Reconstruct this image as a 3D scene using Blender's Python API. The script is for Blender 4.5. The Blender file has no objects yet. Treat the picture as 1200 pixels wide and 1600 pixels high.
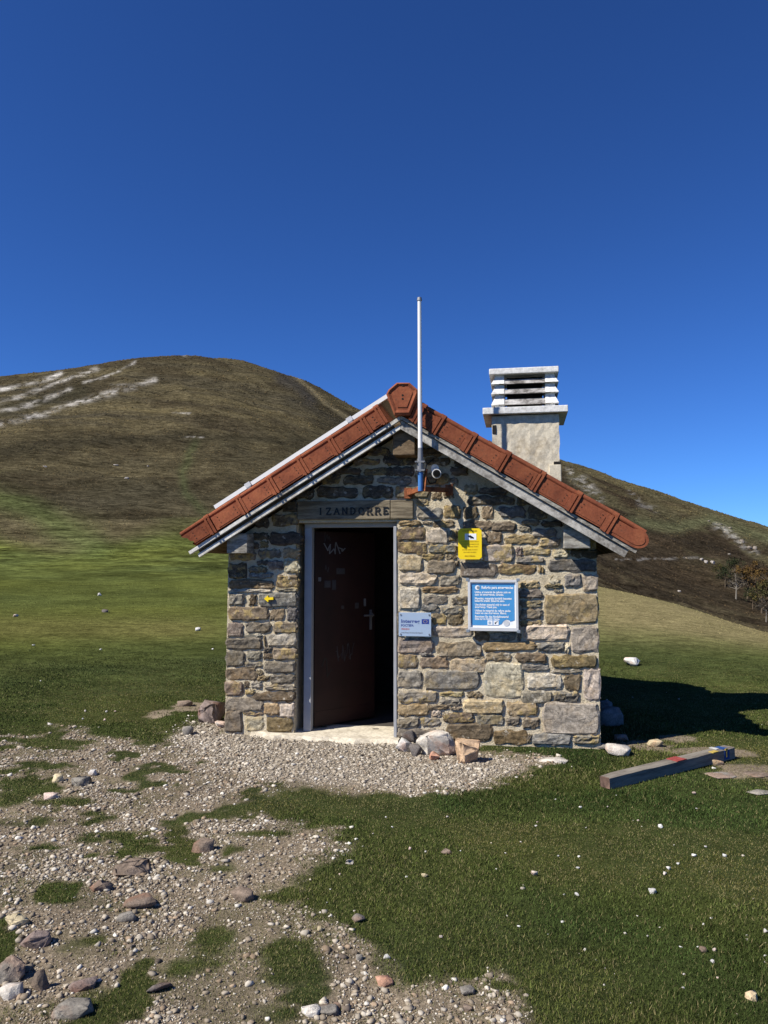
import bpy, bmesh, math, random
import numpy as np
from mathutils import Vector, Matrix

random.seed(7)
RNG = np.random.default_rng(11)
S = bpy.context.scene
C = S.collection
R = math.radians

# ------------------------------------------------------------------ camera, sky, sun, exposure
CAM_H, PITCH, FPX = 1.6, R(4.05), 1200.0
cam = bpy.data.cameras.new('camera')
cam.sensor_fit = 'HORIZONTAL'; cam.sensor_width = 36.0; cam.lens = 36.0
cam.clip_start = 0.05; cam.clip_end = 9000
cam_o = bpy.data.objects.new('camera', cam); C.objects.link(cam_o)
cam_o.location = (0, 0, CAM_H); cam_o.rotation_euler = (R(90) + PITCH, 0, 0)
S.camera = cam_o

SUN_AZ, SUN_EL = R(61), R(46)                    # direction the light travels towards, measured from +Y to +X
SD = Vector((math.sin(SUN_AZ) * math.cos(SUN_EL), math.cos(SUN_AZ) * math.cos(SUN_EL), -math.sin(SUN_EL)))
W = bpy.data.worlds.new('World'); S.world = W; W.use_nodes = True
wn = W.node_tree.nodes; wl = W.node_tree.links
for n in list(wn): wn.remove(n)
sky = wn.new('ShaderNodeTexSky'); sky.sky_type = 'NISHITA'; sky.sun_disc = False
sky.sun_elevation = SUN_EL; sky.sun_rotation = math.atan2(-SD.x, -SD.y)
sky.altitude = 2000; sky.air_density = 1.0; sky.dust_density = 0.0; sky.ozone_density = 5.0
gam = wn.new('ShaderNodeGamma'); gam.inputs['Gamma'].default_value = 1.14
hsv = wn.new('ShaderNodeMix'); hsv.data_type = 'RGBA'; hsv.blend_type = 'MULTIPLY'; hsv.inputs[0].default_value = 1.0; hsv.inputs[7].default_value = (0.42, 0.73, 1.18, 1)
bg = wn.new('ShaderNodeBackground'); bg.inputs['Strength'].default_value = 0.0605
wo = wn.new('ShaderNodeOutputWorld')
wl.new(sky.outputs[0], gam.inputs['Color']); wl.new(gam.outputs[0], hsv.inputs[6]); wl.new(hsv.outputs[2], bg.inputs[0]); wl.new(bg.outputs[0], wo.inputs[0])

sl = bpy.data.lights.new('sun', 'SUN'); sl.energy = 5.0; sl.angle = R(0.5); sl.color = (1.0, 0.945, 0.845)
so = bpy.data.objects.new('sun', sl); C.objects.link(so); so.location = (-20, -15, 30)
so.rotation_euler = SD.to_track_quat('-Z', 'Y').to_euler()
S.view_settings.view_transform = 'Standard'; S.view_settings.look = 'None'
S.view_settings.exposure = 0.5; S.view_settings.gamma = 1.0; S.view_settings.use_curve_mapping = False

# ------------------------------------------------------------------ measuring: photo pixel -> metres
cp, sp = math.cos(PITCH), math.sin(PITCH)
def ray(px, py):
    x = (px - 600) / FPX; y = (800 - py) / FPX
    return Vector((x, cp - y * sp, sp + y * cp))
def on_ground(px, py, z=0.0):
    d = ray(px, py); t = (z - CAM_H) / d.z
    return (d.x * t, d.y * t)
P0 = on_ground(617, 1150); YAW = R(10)
NX, NY = math.sin(YAW), math.cos(YAW)
UX, UY = math.cos(YAW), -math.sin(YAW)
def facade(px, py, ly=0.0):
    d = ray(px, py); t = (NX * P0[0] + NY * P0[1] + ly) / (NX * d.x + NY * d.y)
    X, Y, Z = d.x * t, d.y * t, CAM_H + d.z * t
    return ((X - P0[0]) * UX + (Y - P0[1]) * UY, Z)
HUT_M = Matrix.Translation((P0[0], P0[1], 0)) @ Matrix.Rotation(-YAW, 4, 'Z')
def hut_world(x, y, z=0.0): return HUT_M @ Vector((x, y, z))

# ------------------------------------------------------------------ numpy noise
def _hash(i, j, s):
    v = np.sin(i * 127.1 + j * 311.7 + s * 74.7) * 43758.5453
    return v - np.floor(v)
def vnoise(x, y, s=0):
    i = np.floor(x); j = np.floor(y); fx = x - i; fy = y - j
    fx = fx * fx * (3 - 2 * fx); fy = fy * fy * (3 - 2 * fy)
    a = _hash(i, j, s); b = _hash(i + 1, j, s); c = _hash(i, j + 1, s); d = _hash(i + 1, j + 1, s)
    return (a + (b - a) * fx) * (1 - fy) + (c + (d - c) * fx) * fy
def fbm(x, y, s=0, o=4):
    t = np.zeros_like(np.asarray(x, float)); a = 0.5; n = 0
    for k in range(o):
        t = t + a * vnoise(x * 2 ** k, y * 2 ** k, s + k * 13); n += a; a *= 0.5
    return t / n
def sstep(a, b, x):
    t = np.clip((x - a) / (b - a), 0, 1); return t * t * (3 - 2 * t)

# ------------------------------------------------------------------ terrain heights
RN = np.array([1, 4, 8, 12, 18, 24, 32, 45, 70, 110, 170, 260, 380, 520, 650, 800, 1200, 2000, 4000.])
flat = 'f'
TAB = {   # photo column: photo row at which the ground lies at each distance of RN up to 650 m
 -500: [0, 0, 0, 1045, 996, 968, 948, 925, 895, 860, 805, 745, 690, 645, 625],
 0:    [0, 0, 0, 1045, 996, 967, 951, 926, 893, 852, 790, 722, 668, 618, 583],
 100:  [0, 0, 0, 1045, 995, 966, 951, 927, 894, 852, 792, 726, 668, 612, 567],
 200:  [0, 0, 0, 1045, 996, 968, 950, 926, 892, 852, 796, 733, 671, 607, 551],
 320:  [0, 0, 0, 1045, 998, 971, 950, 925, 893, 855, 802, 742, 677, 610, 547],
 400:  [0, 0, 0, 1045, 998, 971, 950, 925, 893, 858, 808, 752, 690, 625, 560],
 470:  [0, 0, 0, 1045, 998, 970, 950, 925, 893, 862, 818, 767, 708, 645, 584],
 565:  [0, 0, 0, 1045, 996, 968, 948, 924, 896, 870, 834, 790, 740, 690, 641],
 700:  [0, 0, 0, 1045, 994, 966, 944, 920, 898, 884, 866, 834, 790, 735, 670],
 875:  [0, 0, 0, 1045, 992, 963, 938, 913, 893, 908, 905, 875, 820, 765, 710],
 1000: [0, 0, 0, 1046, 996, 972, 950, 927, 940, 975, 965, 925, 870, 812, 757],
 1100: [0, 0, 0, 1048, 1004, 984, 966, 955, 975, 1010, 1000, 955, 898, 842, 788],
 1200: [0, 0, 0, 1052, 1015, 1000, 991, 1000, 1030, 1060, 1040, 985, 925, 872, 824],
 1350: [0, 0, 0, 1058, 1030, 1022, 1020, 1045, 1075, 1090, 1060, 1005, 945, 895, 850],
 1700: [0, 0, 0, 1060, 1035, 1030, 1030, 1060, 1090, 1100, 1065, 1005, 945, 900, 860]}
def _table():
    az, rows = [], []
    for c in sorted(TAB):
        d0 = ray(c, 885); a = math.atan2(d0.x, d0.y)
        row = []
        for r, py in zip(RN, TAB[c]):
            if py == 0: row.append(0.0)
            else:
                d = ray(c, py); e = d.z / math.hypot(d.x, d.y); row.append((CAM_H + r * e) / r)
        h650 = row[-1] * 650
        row += [h650 * 1.2 / 800, h650 * 1.1 / 1200, h650 * 0.3 / 2000, -30 / 4000]
        az.append(a); rows.append(row)
    fl = [0.0] * len(RN)
    az = [-math.pi, -2.0, -1.2] + az + [1.2, 2.0, math.pi]
    rows = [fl, fl, rows[0]] + rows + [rows[-1], fl, fl]
    A = np.linspace(-math.pi, math.pi, 1441); L = np.linspace(0, math.log(4000), 500)
    T = np.array(rows); T1 = np.array([np.interp(L, np.log(RN), t) for t in T])
    G = np.array([np.interp(A, az, T1[:, k]) for k in range(len(L))]).T
    def sm(G, axis, sg):
        k = np.exp(-0.5 * (np.arange(-3 * sg, 3 * sg + 1) / sg) ** 2); k /= k.sum()
        return np.apply_along_axis(lambda v: np.convolve(np.pad(v, 3 * sg, mode='edge'), k, 'valid'), axis, G)
    return sm(sm(G, 1, 7), 0, 5)
GT = _table()
def base_h(x, y):
    x = np.asarray(x, float); y = np.asarray(y, float)
    r = np.maximum(np.hypot(x, y), 1.0); a = np.arctan2(x, y)
    fa = (a + math.pi) / (2 * math.pi) * 1440; fl = np.clip(np.log(r) / math.log(4000) * 499, 0, 498.999)
    i = np.clip(fa.astype(int), 0, 1439); j = fl.astype(int); u = fa - i; v = fl - j
    e = (GT[i, j] * (1 - u) + GT[i + 1, j] * u) * (1 - v) + (GT[i, j + 1] * (1 - u) + GT[i + 1, j + 1] * u) * v
    return e * r
def height(x, y):
    x = np.asarray(x, float); y = np.asarray(y, float)
    r = np.hypot(x, y); h = base_h(x, y)
    h = h - 0.05 * sstep(4.2, 6.2, r) * (1 - sstep(9, 13, r))
    h = h + (fbm(x * 1.1, y * 1.1, 3, 4) - 0.5) * 0.07 * (1 - sstep(14, 40, r)) * (0.35 + 0.65 * sstep(0.6, 1.6, np.hypot(x - 0.1, (y - 7.2) * 0.9) - 1.2))
    h = h + (fbm(x * 6, y * 6, 9, 2) - 0.5) * 0.018 * (1 - sstep(8, 14, r))
    far = sstep(90, 260, r)
    rid = np.abs(fbm(x / 60 + y / 200, y / 170, 21, 4) - 0.5)
    h = h + far * ((fbm(x / 45, y / 70, 5, 5) - 0.5) * 7.0 - rid * 9.0 + 1.6)
    mid = sstep(14, 30, r) * (1 - sstep(150, 300, r))
    h = h + mid * (fbm(x / 5, y / 7, 31, 3) - 0.5) * 0.16
    return h
def h1(x, y): return float(height(np.array([x]), np.array([y]))[0])
def project(x, y, z):
    d = y * cp + (z - CAM_H) * sp; up = -y * sp + (z - CAM_H) * cp
    d = np.where(d > 0.05, d, 0.05)
    return 600 + FPX * x / d, 800 - FPX * up / d
def ground_at(px, py):
    """the point of the terrain that the photo shows at a pixel"""
    d = ray(px, py); t = np.geomspace(1.5, 1500, 420)
    for _ in range(3):
        below = CAM_H + d.z * t < height(d.x * t, d.y * t)
        k = int(np.argmax(below)) if below.any() else len(t) - 1
        a, b = t[max(k - 1, 0)], t[k]; t = np.linspace(a, b, 24)
    return Vector((d.x * b, d.y * b, h1(d.x * b, d.y * b)))

def poly_sd(x, y, P):
    """signed distance to a closed polygon, positive inside"""
    P = np.array(P, float); n = len(P); D = np.full(x.shape, 1e9); ins = np.zeros(x.shape, bool)
    for k in range(n):
        ax, ay = P[k]; bx, by = P[(k + 1) % n]
        ex, ey = bx - ax, by - ay
        t = np.clip(((x - ax) * ex + (y - ay) * ey) / (ex * ex + ey * ey + 1e-12), 0, 1)
        D = np.minimum(D, np.hypot(x - ax - t * ex, y - ay - t * ey))
        c = ((ay > y) != (by > y)) & (x < (bx - ax) * (y - ay) / (by - ay + 1e-12) + ax)
        ins ^= c
    return np.where(ins, D, -D)
def line_d(x, y, P):
    D = np.full(np.shape(x), 1e9)
    for (ax, ay), (bx, by) in zip(P[:-1], P[1:]):
        ex, ey = bx - ax, by - ay
        t = np.clip(((x - ax) * ex + (y - ay) * ey) / (ex * ex + ey * ey + 1e-12), 0, 1)
        D = np.minimum(D, np.hypot(x - ax - t * ex, y - ay - t * ey))
    return D
def gpoly(P): return [on_ground(a, b, -0.03) for a, b in P]

GRAVEL = gpoly([(-60, 1152), (60, 1148), (110, 1135), (180, 1152), (250, 1160), (292, 1138), (318, 1122), (352, 1128), (362, 1140), (620, 1150), (860, 1180), (870, 1196),
                (800, 1218), (720, 1232), (560, 1238), (490, 1222), (430, 1226), (370, 1236), (350, 1258), (400, 1276), (520, 1300), (495, 1335), (480, 1375), (462, 1420), (450, 1446),
                (500, 1466), (565, 1476), (590, 1500), (640, 1538), (700, 1552), (770, 1556), (800, 1590), (820, 1720), (-400, 1720), (-400, 1300), (-200, 1180)])
WHITE_G = gpoly([(255, 1152), (300, 1118), (350, 1124), (360, 1140), (620, 1150), (830, 1184), (820, 1205), (760, 1222), (600, 1232), (470, 1222), (380, 1214), (320, 1185)])
PATCH = [(190, 1308, 62, 14), (50, 1278, 62, 14), (20, 1240, 45, 16), (462, 1512, 58, 42), (440, 1592, 62, 26), (165, 1592, 60, 28), (130, 1482, 50, 16), (60, 1366, 40, 10),
         (425, 1256, 48, 14), (405, 1304, 44, 8), (340, 1472, 30, 18), (205, 1342, 45, 10), (335, 1366, 28, 9), (232, 1160, 26, 8), (80, 1158, 60, 8), (300, 1520, 30, 12),
         (150, 1320, 40, 12), (640, 1500, 60, 30), (110, 1246, 60, 7)]
BARE = [(700, 1188, 60, 10), (1010, 1160, 45, 8), (1110, 1172, 60, 10), (1165, 1202, 70, 12), (1060, 1152, 40, 7), (860, 1182, 40, 9), (300, 1106, 28, 7), (250, 1117, 22, 7), (475, 1325, 40, 14)]
def ell(x, y, items):
    m = np.full(x.shape, -9.0)
    for px, py, a, b in items:
        gx, gy = on_ground(px, py, -0.03); r = gy
        ra = a / FPX * r; rb = abs(on_ground(px, py - b, -0.03)[1] - on_ground(px, py + b, -0.03)[1]) / 2
        d = 1 - np.hypot((x - gx) / ra, (y - gy) / rb); m = np.maximum(m, d * min(ra, rb))
    return m
def grass_mask(x, y):
    n = fbm(x * 2.2, y * 2.2, 41, 4) - 0.5; n2 = fbm(x * 9, y * 9, 47, 3) - 0.5
    d = poly_sd(x, y, GRAVEL) + n * 0.55 + n2 * 0.22
    g = 1 - sstep(-0.12, 0.13, d)
    pn = ell(x, y, PATCH) + n * 0.3 + n2 * 0.2
    g = np.maximum(g, sstep(-0.08, 0.10, pn))
    # scattered tufts inside the gravel, not in the clean white gravel
    wg = sstep(-0.05, 0.2, poly_sd(x, y, WHITE_G))
    tn = fbm(x * 3.1 + 7, y * 3.1, 53, 4)
    g = np.maximum(g, sstep(0.57, 0.66, tn) * (1 - wg)); g = np.maximum(g, 0.5 * sstep(0.46, 0.64, fbm(x * 5.3, y * 5.3, 59, 4)) * (1 - wg))
    bn = ell(x, y, BARE) + n * 0.25 + n2 * 0.15
    g = g * (1 - 0.85 * sstep(0, 0.08, bn))
    return np.clip(g, 0, 1)

# ------------------------------------------------------------------ material helpers
def mat(name, rough=0.8):
    m = bpy.data.materials.new(name); m.use_nodes = True
    nt = m.node_tree; b = nt.nodes['Principled BSDF']; b.inputs['Roughness'].default_value = rough
    b.inputs['Specular IOR Level'].default_value = 0.3 if rough < 0.66 else 0.0
    return m, nt, b
def N(nt, t, **kw):
    n = nt.nodes.new(t)
    for k, v in kw.items():
        if k in n.inputs: n.inputs[k].default_value = v
        else: setattr(n, k, v)
    return n
def ramp(nt, fac, stops):
    r = nt.nodes.new('ShaderNodeValToRGB'); e = r.color_ramp.elements
    while len(e) < len(stops): e.new(0.5)
    for el, (p, c) in zip(e, stops):
        el.position = p; el.color = (c, c, c, 1) if isinstance(c, (int, float)) else (*c, 1)
    nt.links.new(fac, r.inputs[0]); return r.outputs[0]
def noise(nt, vec, scale, detail=5, rough=0.6, dist=0.0):
    n = N(nt, 'ShaderNodeTexNoise', Scale=scale, Detail=detail, Roughness=rough, Distortion=dist)
    nt.links.new(vec, n.inputs['Vector']); return n.outputs['Fac']
def mix(nt, fac, a, b, mode='MIX'):
    n = nt.nodes.new('ShaderNodeMix'); n.data_type = 'RGBA'; n.blend_type = mode
    for sock, v in ((n.inputs[0], fac), (n.inputs[6], a), (n.inputs[7], b)):
        if isinstance(v, (int, float)): sock.default_value = v
        elif isinstance(v, tuple): sock.default_value = (*v, 1)
        else: nt.links.new(v, sock)
    return n.outputs[2]
def bump(nt, b, h, strength=0.5, dist=0.02):
    n = N(nt, 'ShaderNodeBump', Strength=strength, Distance=dist)
    nt.links.new(h, n.inputs['Height']); nt.links.new(n.outputs[0], b.inputs['Normal'])
def coords(nt, which='Object', scale=None):
    o = nt.nodes.new('ShaderNodeTexCoord').outputs[which]
    if scale:
        m = N(nt, 'ShaderNodeMapping'); m.inputs['Scale'].default_value = scale
        nt.links.new(o, m.inputs['Vector']); o = m.outputs[0]
    return o
def coords_scaled(nt, v, sc):
    m = N(nt, 'ShaderNodeMapping'); m.inputs['Scale'].default_value = sc; nt.links.new(v, m.inputs['Vector']); return m.outputs[0]
def plain(name, col, rough=0.6, var=0.15, scale=9.0, metal=0.0, bmp=0.0, stretch=None):
    m, nt, b = mat(name, rough); v = coords(nt, 'Object', stretch)
    f = noise(nt, v, scale)
    lo = tuple(c * (1 - var) for c in col); hi = tuple(min(1, c * (1 + var)) for c in col)
    nt.links.new(ramp(nt, f, [(0.3, lo), (0.7, hi)]), b.inputs['Base Color']); b.inputs['Metallic'].default_value = metal
    if bmp: bump(nt, b, f, bmp, 0.01)
    return m

M = {}
def build_materials():
    # ground: macro colour comes from the terrain's own attribute, fine grain from noise
    m, nt, b = mat('ground', 0.95); L = nt.links; b.inputs['Specular IOR Level'].default_value = 0.0
    v = nt.nodes.new('ShaderNodeNewGeometry').outputs['Position']
    at = N(nt, 'ShaderNodeAttribute', attribute_name='tint').outputs['Color']
    gr = N(nt, 'ShaderNodeAttribute', attribute_name='grass').outputs['Fac']
    fr = N(nt, 'ShaderNodeAttribute', attribute_name='far').outputs['Fac']
    fine = noise(nt, v, 55, 6, 0.7); med = noise(nt, v, 7, 5, 0.65)
    gfine = mix(nt, 1.0, ramp(nt, fine, [(0.3, 0.45), (0.7, 1.45)]), ramp(nt, med, [(0.3, 0.75), (0.7, 1.2)]), 'MULTIPLY')
    vor = N(nt, 'ShaderNodeTexVoronoi', Scale=48.0); L.new(v, vor.inputs['Vector'])
    peb = ramp(nt, vor.outputs['Distance'], [(0.1, 1.25), (0.55, 0.6)])
    near = mix(nt, gr, peb, gfine)
    m1 = noise(nt, v, 0.09, 6, 0.7, 0.6); m2 = noise(nt, v, 0.9, 6, 0.75)
    m3 = noise(nt, coords_scaled(nt, v, (0.22, 0.22, 0.5)), 1.0, 7, 0.8, 0.4)
    fardet = mix(nt, 1.0, ramp(nt, m1, [(0.32, 0.6), (0.5, 1.0), (0.68, 1.35)]), mix(nt, 1.0, ramp(nt, m2, [(0.38, 0.5), (0.62, 1.5)]), ramp(nt, m3, [(0.38, 0.45), (0.62, 1.55)]), 'MULTIPLY'), 'MULTIPLY')
    g1 = noise(nt, v, 9, 6, 0.8); g2 = noise(nt, v, 1.6, 6, 0.75)
    mid = mix(nt, 1.0, ramp(nt, g1, [(0.34, 0.35), (0.66, 1.65)]), ramp(nt, g2, [(0.36, 0.6), (0.64, 1.35)]), 'MULTIPLY')
    mr = N(nt, 'ShaderNodeAttribute', attribute_name='middle').outputs['Fac']
    near = mix(nt, mr, near, mid)
    det = mix(nt, fr, near, fardet)
    L.new(mix(nt, 1.0, at, det, 'MULTIPLY'), b.inputs['Base Color'])
    bh = mix(nt, fr, fine, m2)
    bump(nt, b, bh, 0.6, 0.03); M['ground'] = m

    for nm, rough in (('blade', 0.7), ('pebble', 0.9), ('leafage', 0.8)):
        m, nt, b = mat(nm, rough); L = nt.links
        at = N(nt, 'ShaderNodeAttribute', attribute_name='tint').outputs['Color']
        if nm == 'pebble':
            f = noise(nt, coords(nt, 'Object'), 60, 4); at = mix(nt, 1.0, at, ramp(nt, f, [(0.3, 0.75), (0.7, 1.2)]), 'MULTIPLY')
        L.new(at, b.inputs['Base Color']); b.inputs['Specular IOR Level'].default_value = 0.05; M[nm] = m

    # masonry stone: base colour comes with each stone, gable shade included in some
    m, nt, b = mat('stone', 0.9); L = nt.links; b.inputs['Specular IOR Level'].default_value = 0.05
    oc = N(nt, 'ShaderNodeObjectInfo'); v = coords(nt, 'Object')
    add = N(nt, 'ShaderNodeVectorMath', operation='ADD'); L.new(v, add.inputs[0])
    cm = N(nt, 'ShaderNodeCombineXYZ'); mu = N(nt, 'ShaderNodeMath', operation='MULTIPLY'); mu.inputs[1].default_value = 37.0
    L.new(oc.outputs['Random'], mu.inputs[0]); L.new(mu.outputs[0], cm.inputs[0]); L.new(mu.outputs[0], cm.inputs[2]); L.new(cm.outputs[0], add.inputs[1])
    vv = add.outputs[0]
    mp = N(nt, 'ShaderNodeMapping'); mp.inputs['Scale'].default_value = (1.0, 1.0, 2.6); L.new(vv, mp.inputs['Vector'])
    lay = noise(nt, mp.outputs[0], 9, 6, 0.7, 0.5); grain = noise(nt, vv, 34, 6, 0.75); blot = noise(nt, vv, 6, 4, 0.6, 0.4)
    c = mix(nt, 1.0, oc.outputs['Color'], ramp(nt, lay, [(0.28, 0.45), (0.5, 0.95), (0.72, 1.5)]), 'MULTIPLY')
    c = mix(nt, 1.0, c, ramp(nt, grain, [(0.32, 0.5), (0.68, 1.45)]), 'MULTIPLY')
    c = mix(nt, ramp(nt, blot, [(0.5, 0.0), (0.66, 0.55)]), c, mix(nt, 1.0, c, (1.18, 1.0, 0.72), 'MULTIPLY'))
    pale = noise(nt, vv, 16, 6, 0.75)
    c = mix(nt, ramp(nt, pale, [(0.585, 0.0), (0.645, 0.6)]), c, (0.52, 0.48, 0.40))
    gate = N(nt, 'ShaderNodeMath', operation='FRACT'); g2 = N(nt, 'ShaderNodeMath', operation='MULTIPLY'); g2.inputs[1].default_value = 17.31
    L.new(oc.outputs['Random'], g2.inputs[0]); L.new(g2.outputs[0], gate.inputs[0])
    lic = noise(nt, vv, 11, 6, 0.75, 0.3)
    c = mix(nt, mix(nt, 1.0, ramp(nt, lic, [(0.50, 0.0), (0.57, 0.8)]), ramp(nt, gate.outputs[0], [(0.66, 0.0), (0.80, 1.0)]), 'MULTIPLY'), c, mix(nt, 1.0, (0.37, 0.275, 0.12), ramp(nt, grain, [(0.3, 0.6), (0.7, 1.3)]), 'MULTIPLY'))
    vo = N(nt, 'ShaderNodeTexVoronoi', Scale=7.0); vo.feature = 'DISTANCE_TO_EDGE'
    wob = N(nt, 'ShaderNodeTexNoise', Scale=9.0); L.new(vv, wob.inputs['Vector']); wa = N(nt, 'ShaderNodeVectorMath', operation='MULTIPLY_ADD'); wa.inputs[1].default_value = (0.16, 0.16, 0.16)
    L.new(wob.outputs['Color'], wa.inputs[0]); L.new(vv, wa.inputs[2]); L.new(wa.outputs[0], vo.inputs['Vector'])
    fis = ramp(nt, vo.outputs['Distance'], [(0.0, 0.66), (0.03, 1.0)])
    c = mix(nt, 1.0, c, fis, 'MULTIPLY')
    L.new(c, b.inputs['Base Color'])
    hs = mix(nt, 0.35, mix(nt, 0.35, lay, grain), fis); bump(nt, b, hs, 0.7, 0.02); M['stone'] = m

    m, nt, b = mat('mortar', 0.95); L = nt.links; v = coords(nt, 'Object')
    f = noise(nt, v, 7, 6, 0.7); g = noise(nt, v, 60, 5, 0.7)
    c = mix(nt, 1.0, ramp(nt, f, [(0.25, (0.40, 0.325, 0.21)), (0.5, (0.64, 0.55, 0.39)), (0.8, (0.74, 0.66, 0.50))]), ramp(nt, g, [(0.3, 0.7), (0.7, 1.15)]), 'MULTIPLY')
    L.new(c, b.inputs['Base Color']); bump(nt, b, mix(nt, 0.5, f, g), 1.0, 0.03); M['mortar'] = m

    m, nt, b = mat('terracotta', 0.75); L = nt.links; v = coords(nt, 'Object'); oi = N(nt, 'ShaderNodeObjectInfo')
    add = N(nt, 'ShaderNodeVectorMath', operation='ADD'); L.new(v, add.inputs[0]); L.new(oi.outputs['Location'], add.inputs[1])
    f = noise(nt, add.outputs[0], 6, 6, 0.7, 0.4); g = noise(nt, add.outputs[0], 55, 4, 0.7)
    c = mix(nt, 1.0, ramp(nt, f, [(0.25, (0.15, 0.05, 0.031)), (0.5, (0.255, 0.084, 0.045)), (0.75, (0.33, 0.118, 0.058))]), ramp(nt, g, [(0.3, 0.78), (0.7, 1.15)]), 'MULTIPLY')
    c = mix(nt, 1.0, c, ramp(nt, oi.outputs['Random'], [(0.0, 0.78), (1.0, 1.15)]), 'MULTIPLY')
    lich = noise(nt, add.outputs[0], 17, 6, 0.75); c = mix(nt, ramp(nt, lich, [(0.56, 0.0), (0.72, 0.65)]), c, (0.085, 0.055, 0.042))
    L.new(c, b.inputs['Base Color']); bump(nt, b, mix(nt, 0.5, g, lich), 0.4, 0.008); M['terracotta'] = m

    def flaky(nm, hi, lo, stretch, k=0.52):
        m, nt, b = mat(nm, 0.85); L = nt.links; v = coords(nt, 'Object', stretch)
        f = noise(nt, v, 5, 8, 0.72); g = noise(nt, v, 30, 5, 0.7)
        c = mix(nt, ramp(nt, f, [(k - 0.09, 1.0), (k + 0.06, 0.0)]), hi, lo)
        c = mix(nt, 1.0, c, ramp(nt, g, [(0.3, 0.7), (0.7, 1.15)]), 'MULTIPLY')
        L.new(c, b.inputs['Base Color']); bump(nt, b, mix(nt, 0.5, f, g), 0.6, 0.01); M[nm] = m
    flaky('board_pale', (0.70, 0.68, 0.63), (0.36, 0.33, 0.28), (1, 1, 1), 0.47)
    flaky('board_grey', (0.50, 0.48, 0.44), (0.20, 0.185, 0.165), (1, 1, 1), 0.52)
    flaky('old_beam', (0.22, 0.16, 0.10), (0.10, 0.07, 0.045), (1, 1, 6), 0.5)
    flaky('lintel_wood', (0.27, 0.225, 0.155), (0.14, 0.115, 0.08), (0.6, 1, 7), 0.5)
    flaky('purlin_grey', (0.40, 0.38, 0.33), (0.16, 0.145, 0.125), (1, 1, 4), 0.5)
    flaky('post_wood', (0.25, 0.225, 0.19), (0.15, 0.13, 0.11), (0.35, 5, 5), 0.5)
    flaky('post_end', (0.20, 0.13, 0.10), (0.09, 0.06, 0.05), (4, 1, 1), 0.5)
    flaky('render_coat', (0.64, 0.575, 0.45), (0.47, 0.40, 0.29), (1, 1, 1), 0.45)
    flaky('concrete_white', (0.74, 0.73, 0.70), (0.50, 0.48, 0.45), (1, 1, 1), 0.42)
    flaky('concrete_soot', (0.50, 0.48, 0.46), (0.12, 0.11, 0.10), (0.8, 0.8, 2), 0.53)
    flaky('slab', (0.60, 0.54, 0.43), (0.40, 0.35, 0.27), (1, 1, 1), 0.46)
    flaky('rust', (0.33, 0.12, 0.055), (0.16, 0.06, 0.035), (3, 3, 3), 0.5)
    M['white_metal'] = plain('white_metal', (0.74, 0.74, 0.73), 0.4, 0.05)
    M['grey_metal'] = plain('grey_metal', (0.24, 0.24, 0.24), 0.5, 0.2, metal=0.6)
    M['frame_grey'] = plain('frame_grey', (0.33, 0.335, 0.345), 0.5, 0.08)
    M['blue_paint'] = plain('blue_paint', (0.05, 0.16, 0.40), 0.45, 0.2)
    M['black'] = plain('black', (0.012, 0.012, 0.013), 0.4, 0.2)
    M['letter'] = plain('letter', (0.014, 0.013, 0.012), 0.5, 0.2)
    M['soot'] = plain('soot', (0.03, 0.028, 0.026), 0.95, 0.2)
    M['door_red'] = plain('door_red', (0.020, 0.006, 0.005), 0.6, 0.35, 4.0)
    M['scribble'] = plain('scribble', (0.16, 0.16, 0.16), 0.7, 0.2)
    M['scribble_dim'] = plain('scribble_dim', (0.06, 0.055, 0.055), 0.7, 0.2)
    M['yellow'] = plain('yellow', (0.83, 0.60, 0.012), 0.5, 0.05)
    M['yellow_dark'] = plain('yellow_dark', (0.50, 0.33, 0.01), 0.5, 0.05)
    M['sign_blue'] = plain('sign_blue', (0.065, 0.27, 0.56), 0.45, 0.08, 5)
    M['sign_white'] = plain('sign_white', (0.80, 0.82, 0.84), 0.5, 0.03)
    M['alu'] = plain('alu', (0.55, 0.56, 0.58), 0.45, 0.06)
    M['plaque'] = plain('plaque', (0.33, 0.42, 0.55), 0.3, 0.06, 4)
    M['navy'] = plain('navy', (0.02, 0.045, 0.25), 0.5, 0.05)
    M['ink_blue'] = plain('ink_blue', (0.05, 0.08, 0.25), 0.5, 0.05)
    M['ink_red'] = plain('ink_red', (0.42, 0.18, 0.20), 0.5, 0.05)
    M['ink_grey'] = plain('ink_grey', (0.20, 0.23, 0.27), 0.5, 0.05)
    M['paint_red'] = plain('paint_red', (0.26, 0.06, 0.055), 0.7, 0.35, 30)
    M['paint_blue'] = plain('paint_blue', (0.03, 0.07, 0.20), 0.7, 0.3, 30)
    M['paint_yellow'] = plain('paint_yellow', (0.42, 0.31, 0.08), 0.7, 0.3, 30)
    M['paint_white'] = plain('paint_white', (0.42, 0.42, 0.40), 0.7, 0.3, 30)
    M['solar'] = plain('solar', (0.012, 0.016, 0.04), 0.15, 0.2)
    M['crate'] = plain('crate', (0.10, 0.12, 0.12), 0.7, 0.1)
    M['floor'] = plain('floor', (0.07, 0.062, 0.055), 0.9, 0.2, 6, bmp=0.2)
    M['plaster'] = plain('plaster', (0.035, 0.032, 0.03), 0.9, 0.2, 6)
    M['bark'] = plain('bark', (0.11, 0.085, 0.06), 0.9, 0.3, 4)
    M['bark_pale'] = plain('bark_pale', (0.20, 0.18, 0.15), 0.9, 0.3, 4)
    M['dome'] = plain('dome', (0.01, 0.01, 0.012), 0.08, 0.1)
    # loose rock
    m, nt, b = mat('rock', 0.92); L = nt.links; oc = N(nt, 'ShaderNodeObjectInfo'); v = coords(nt, 'Object'); b.inputs['Specular IOR Level'].default_value = 0.05
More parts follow.
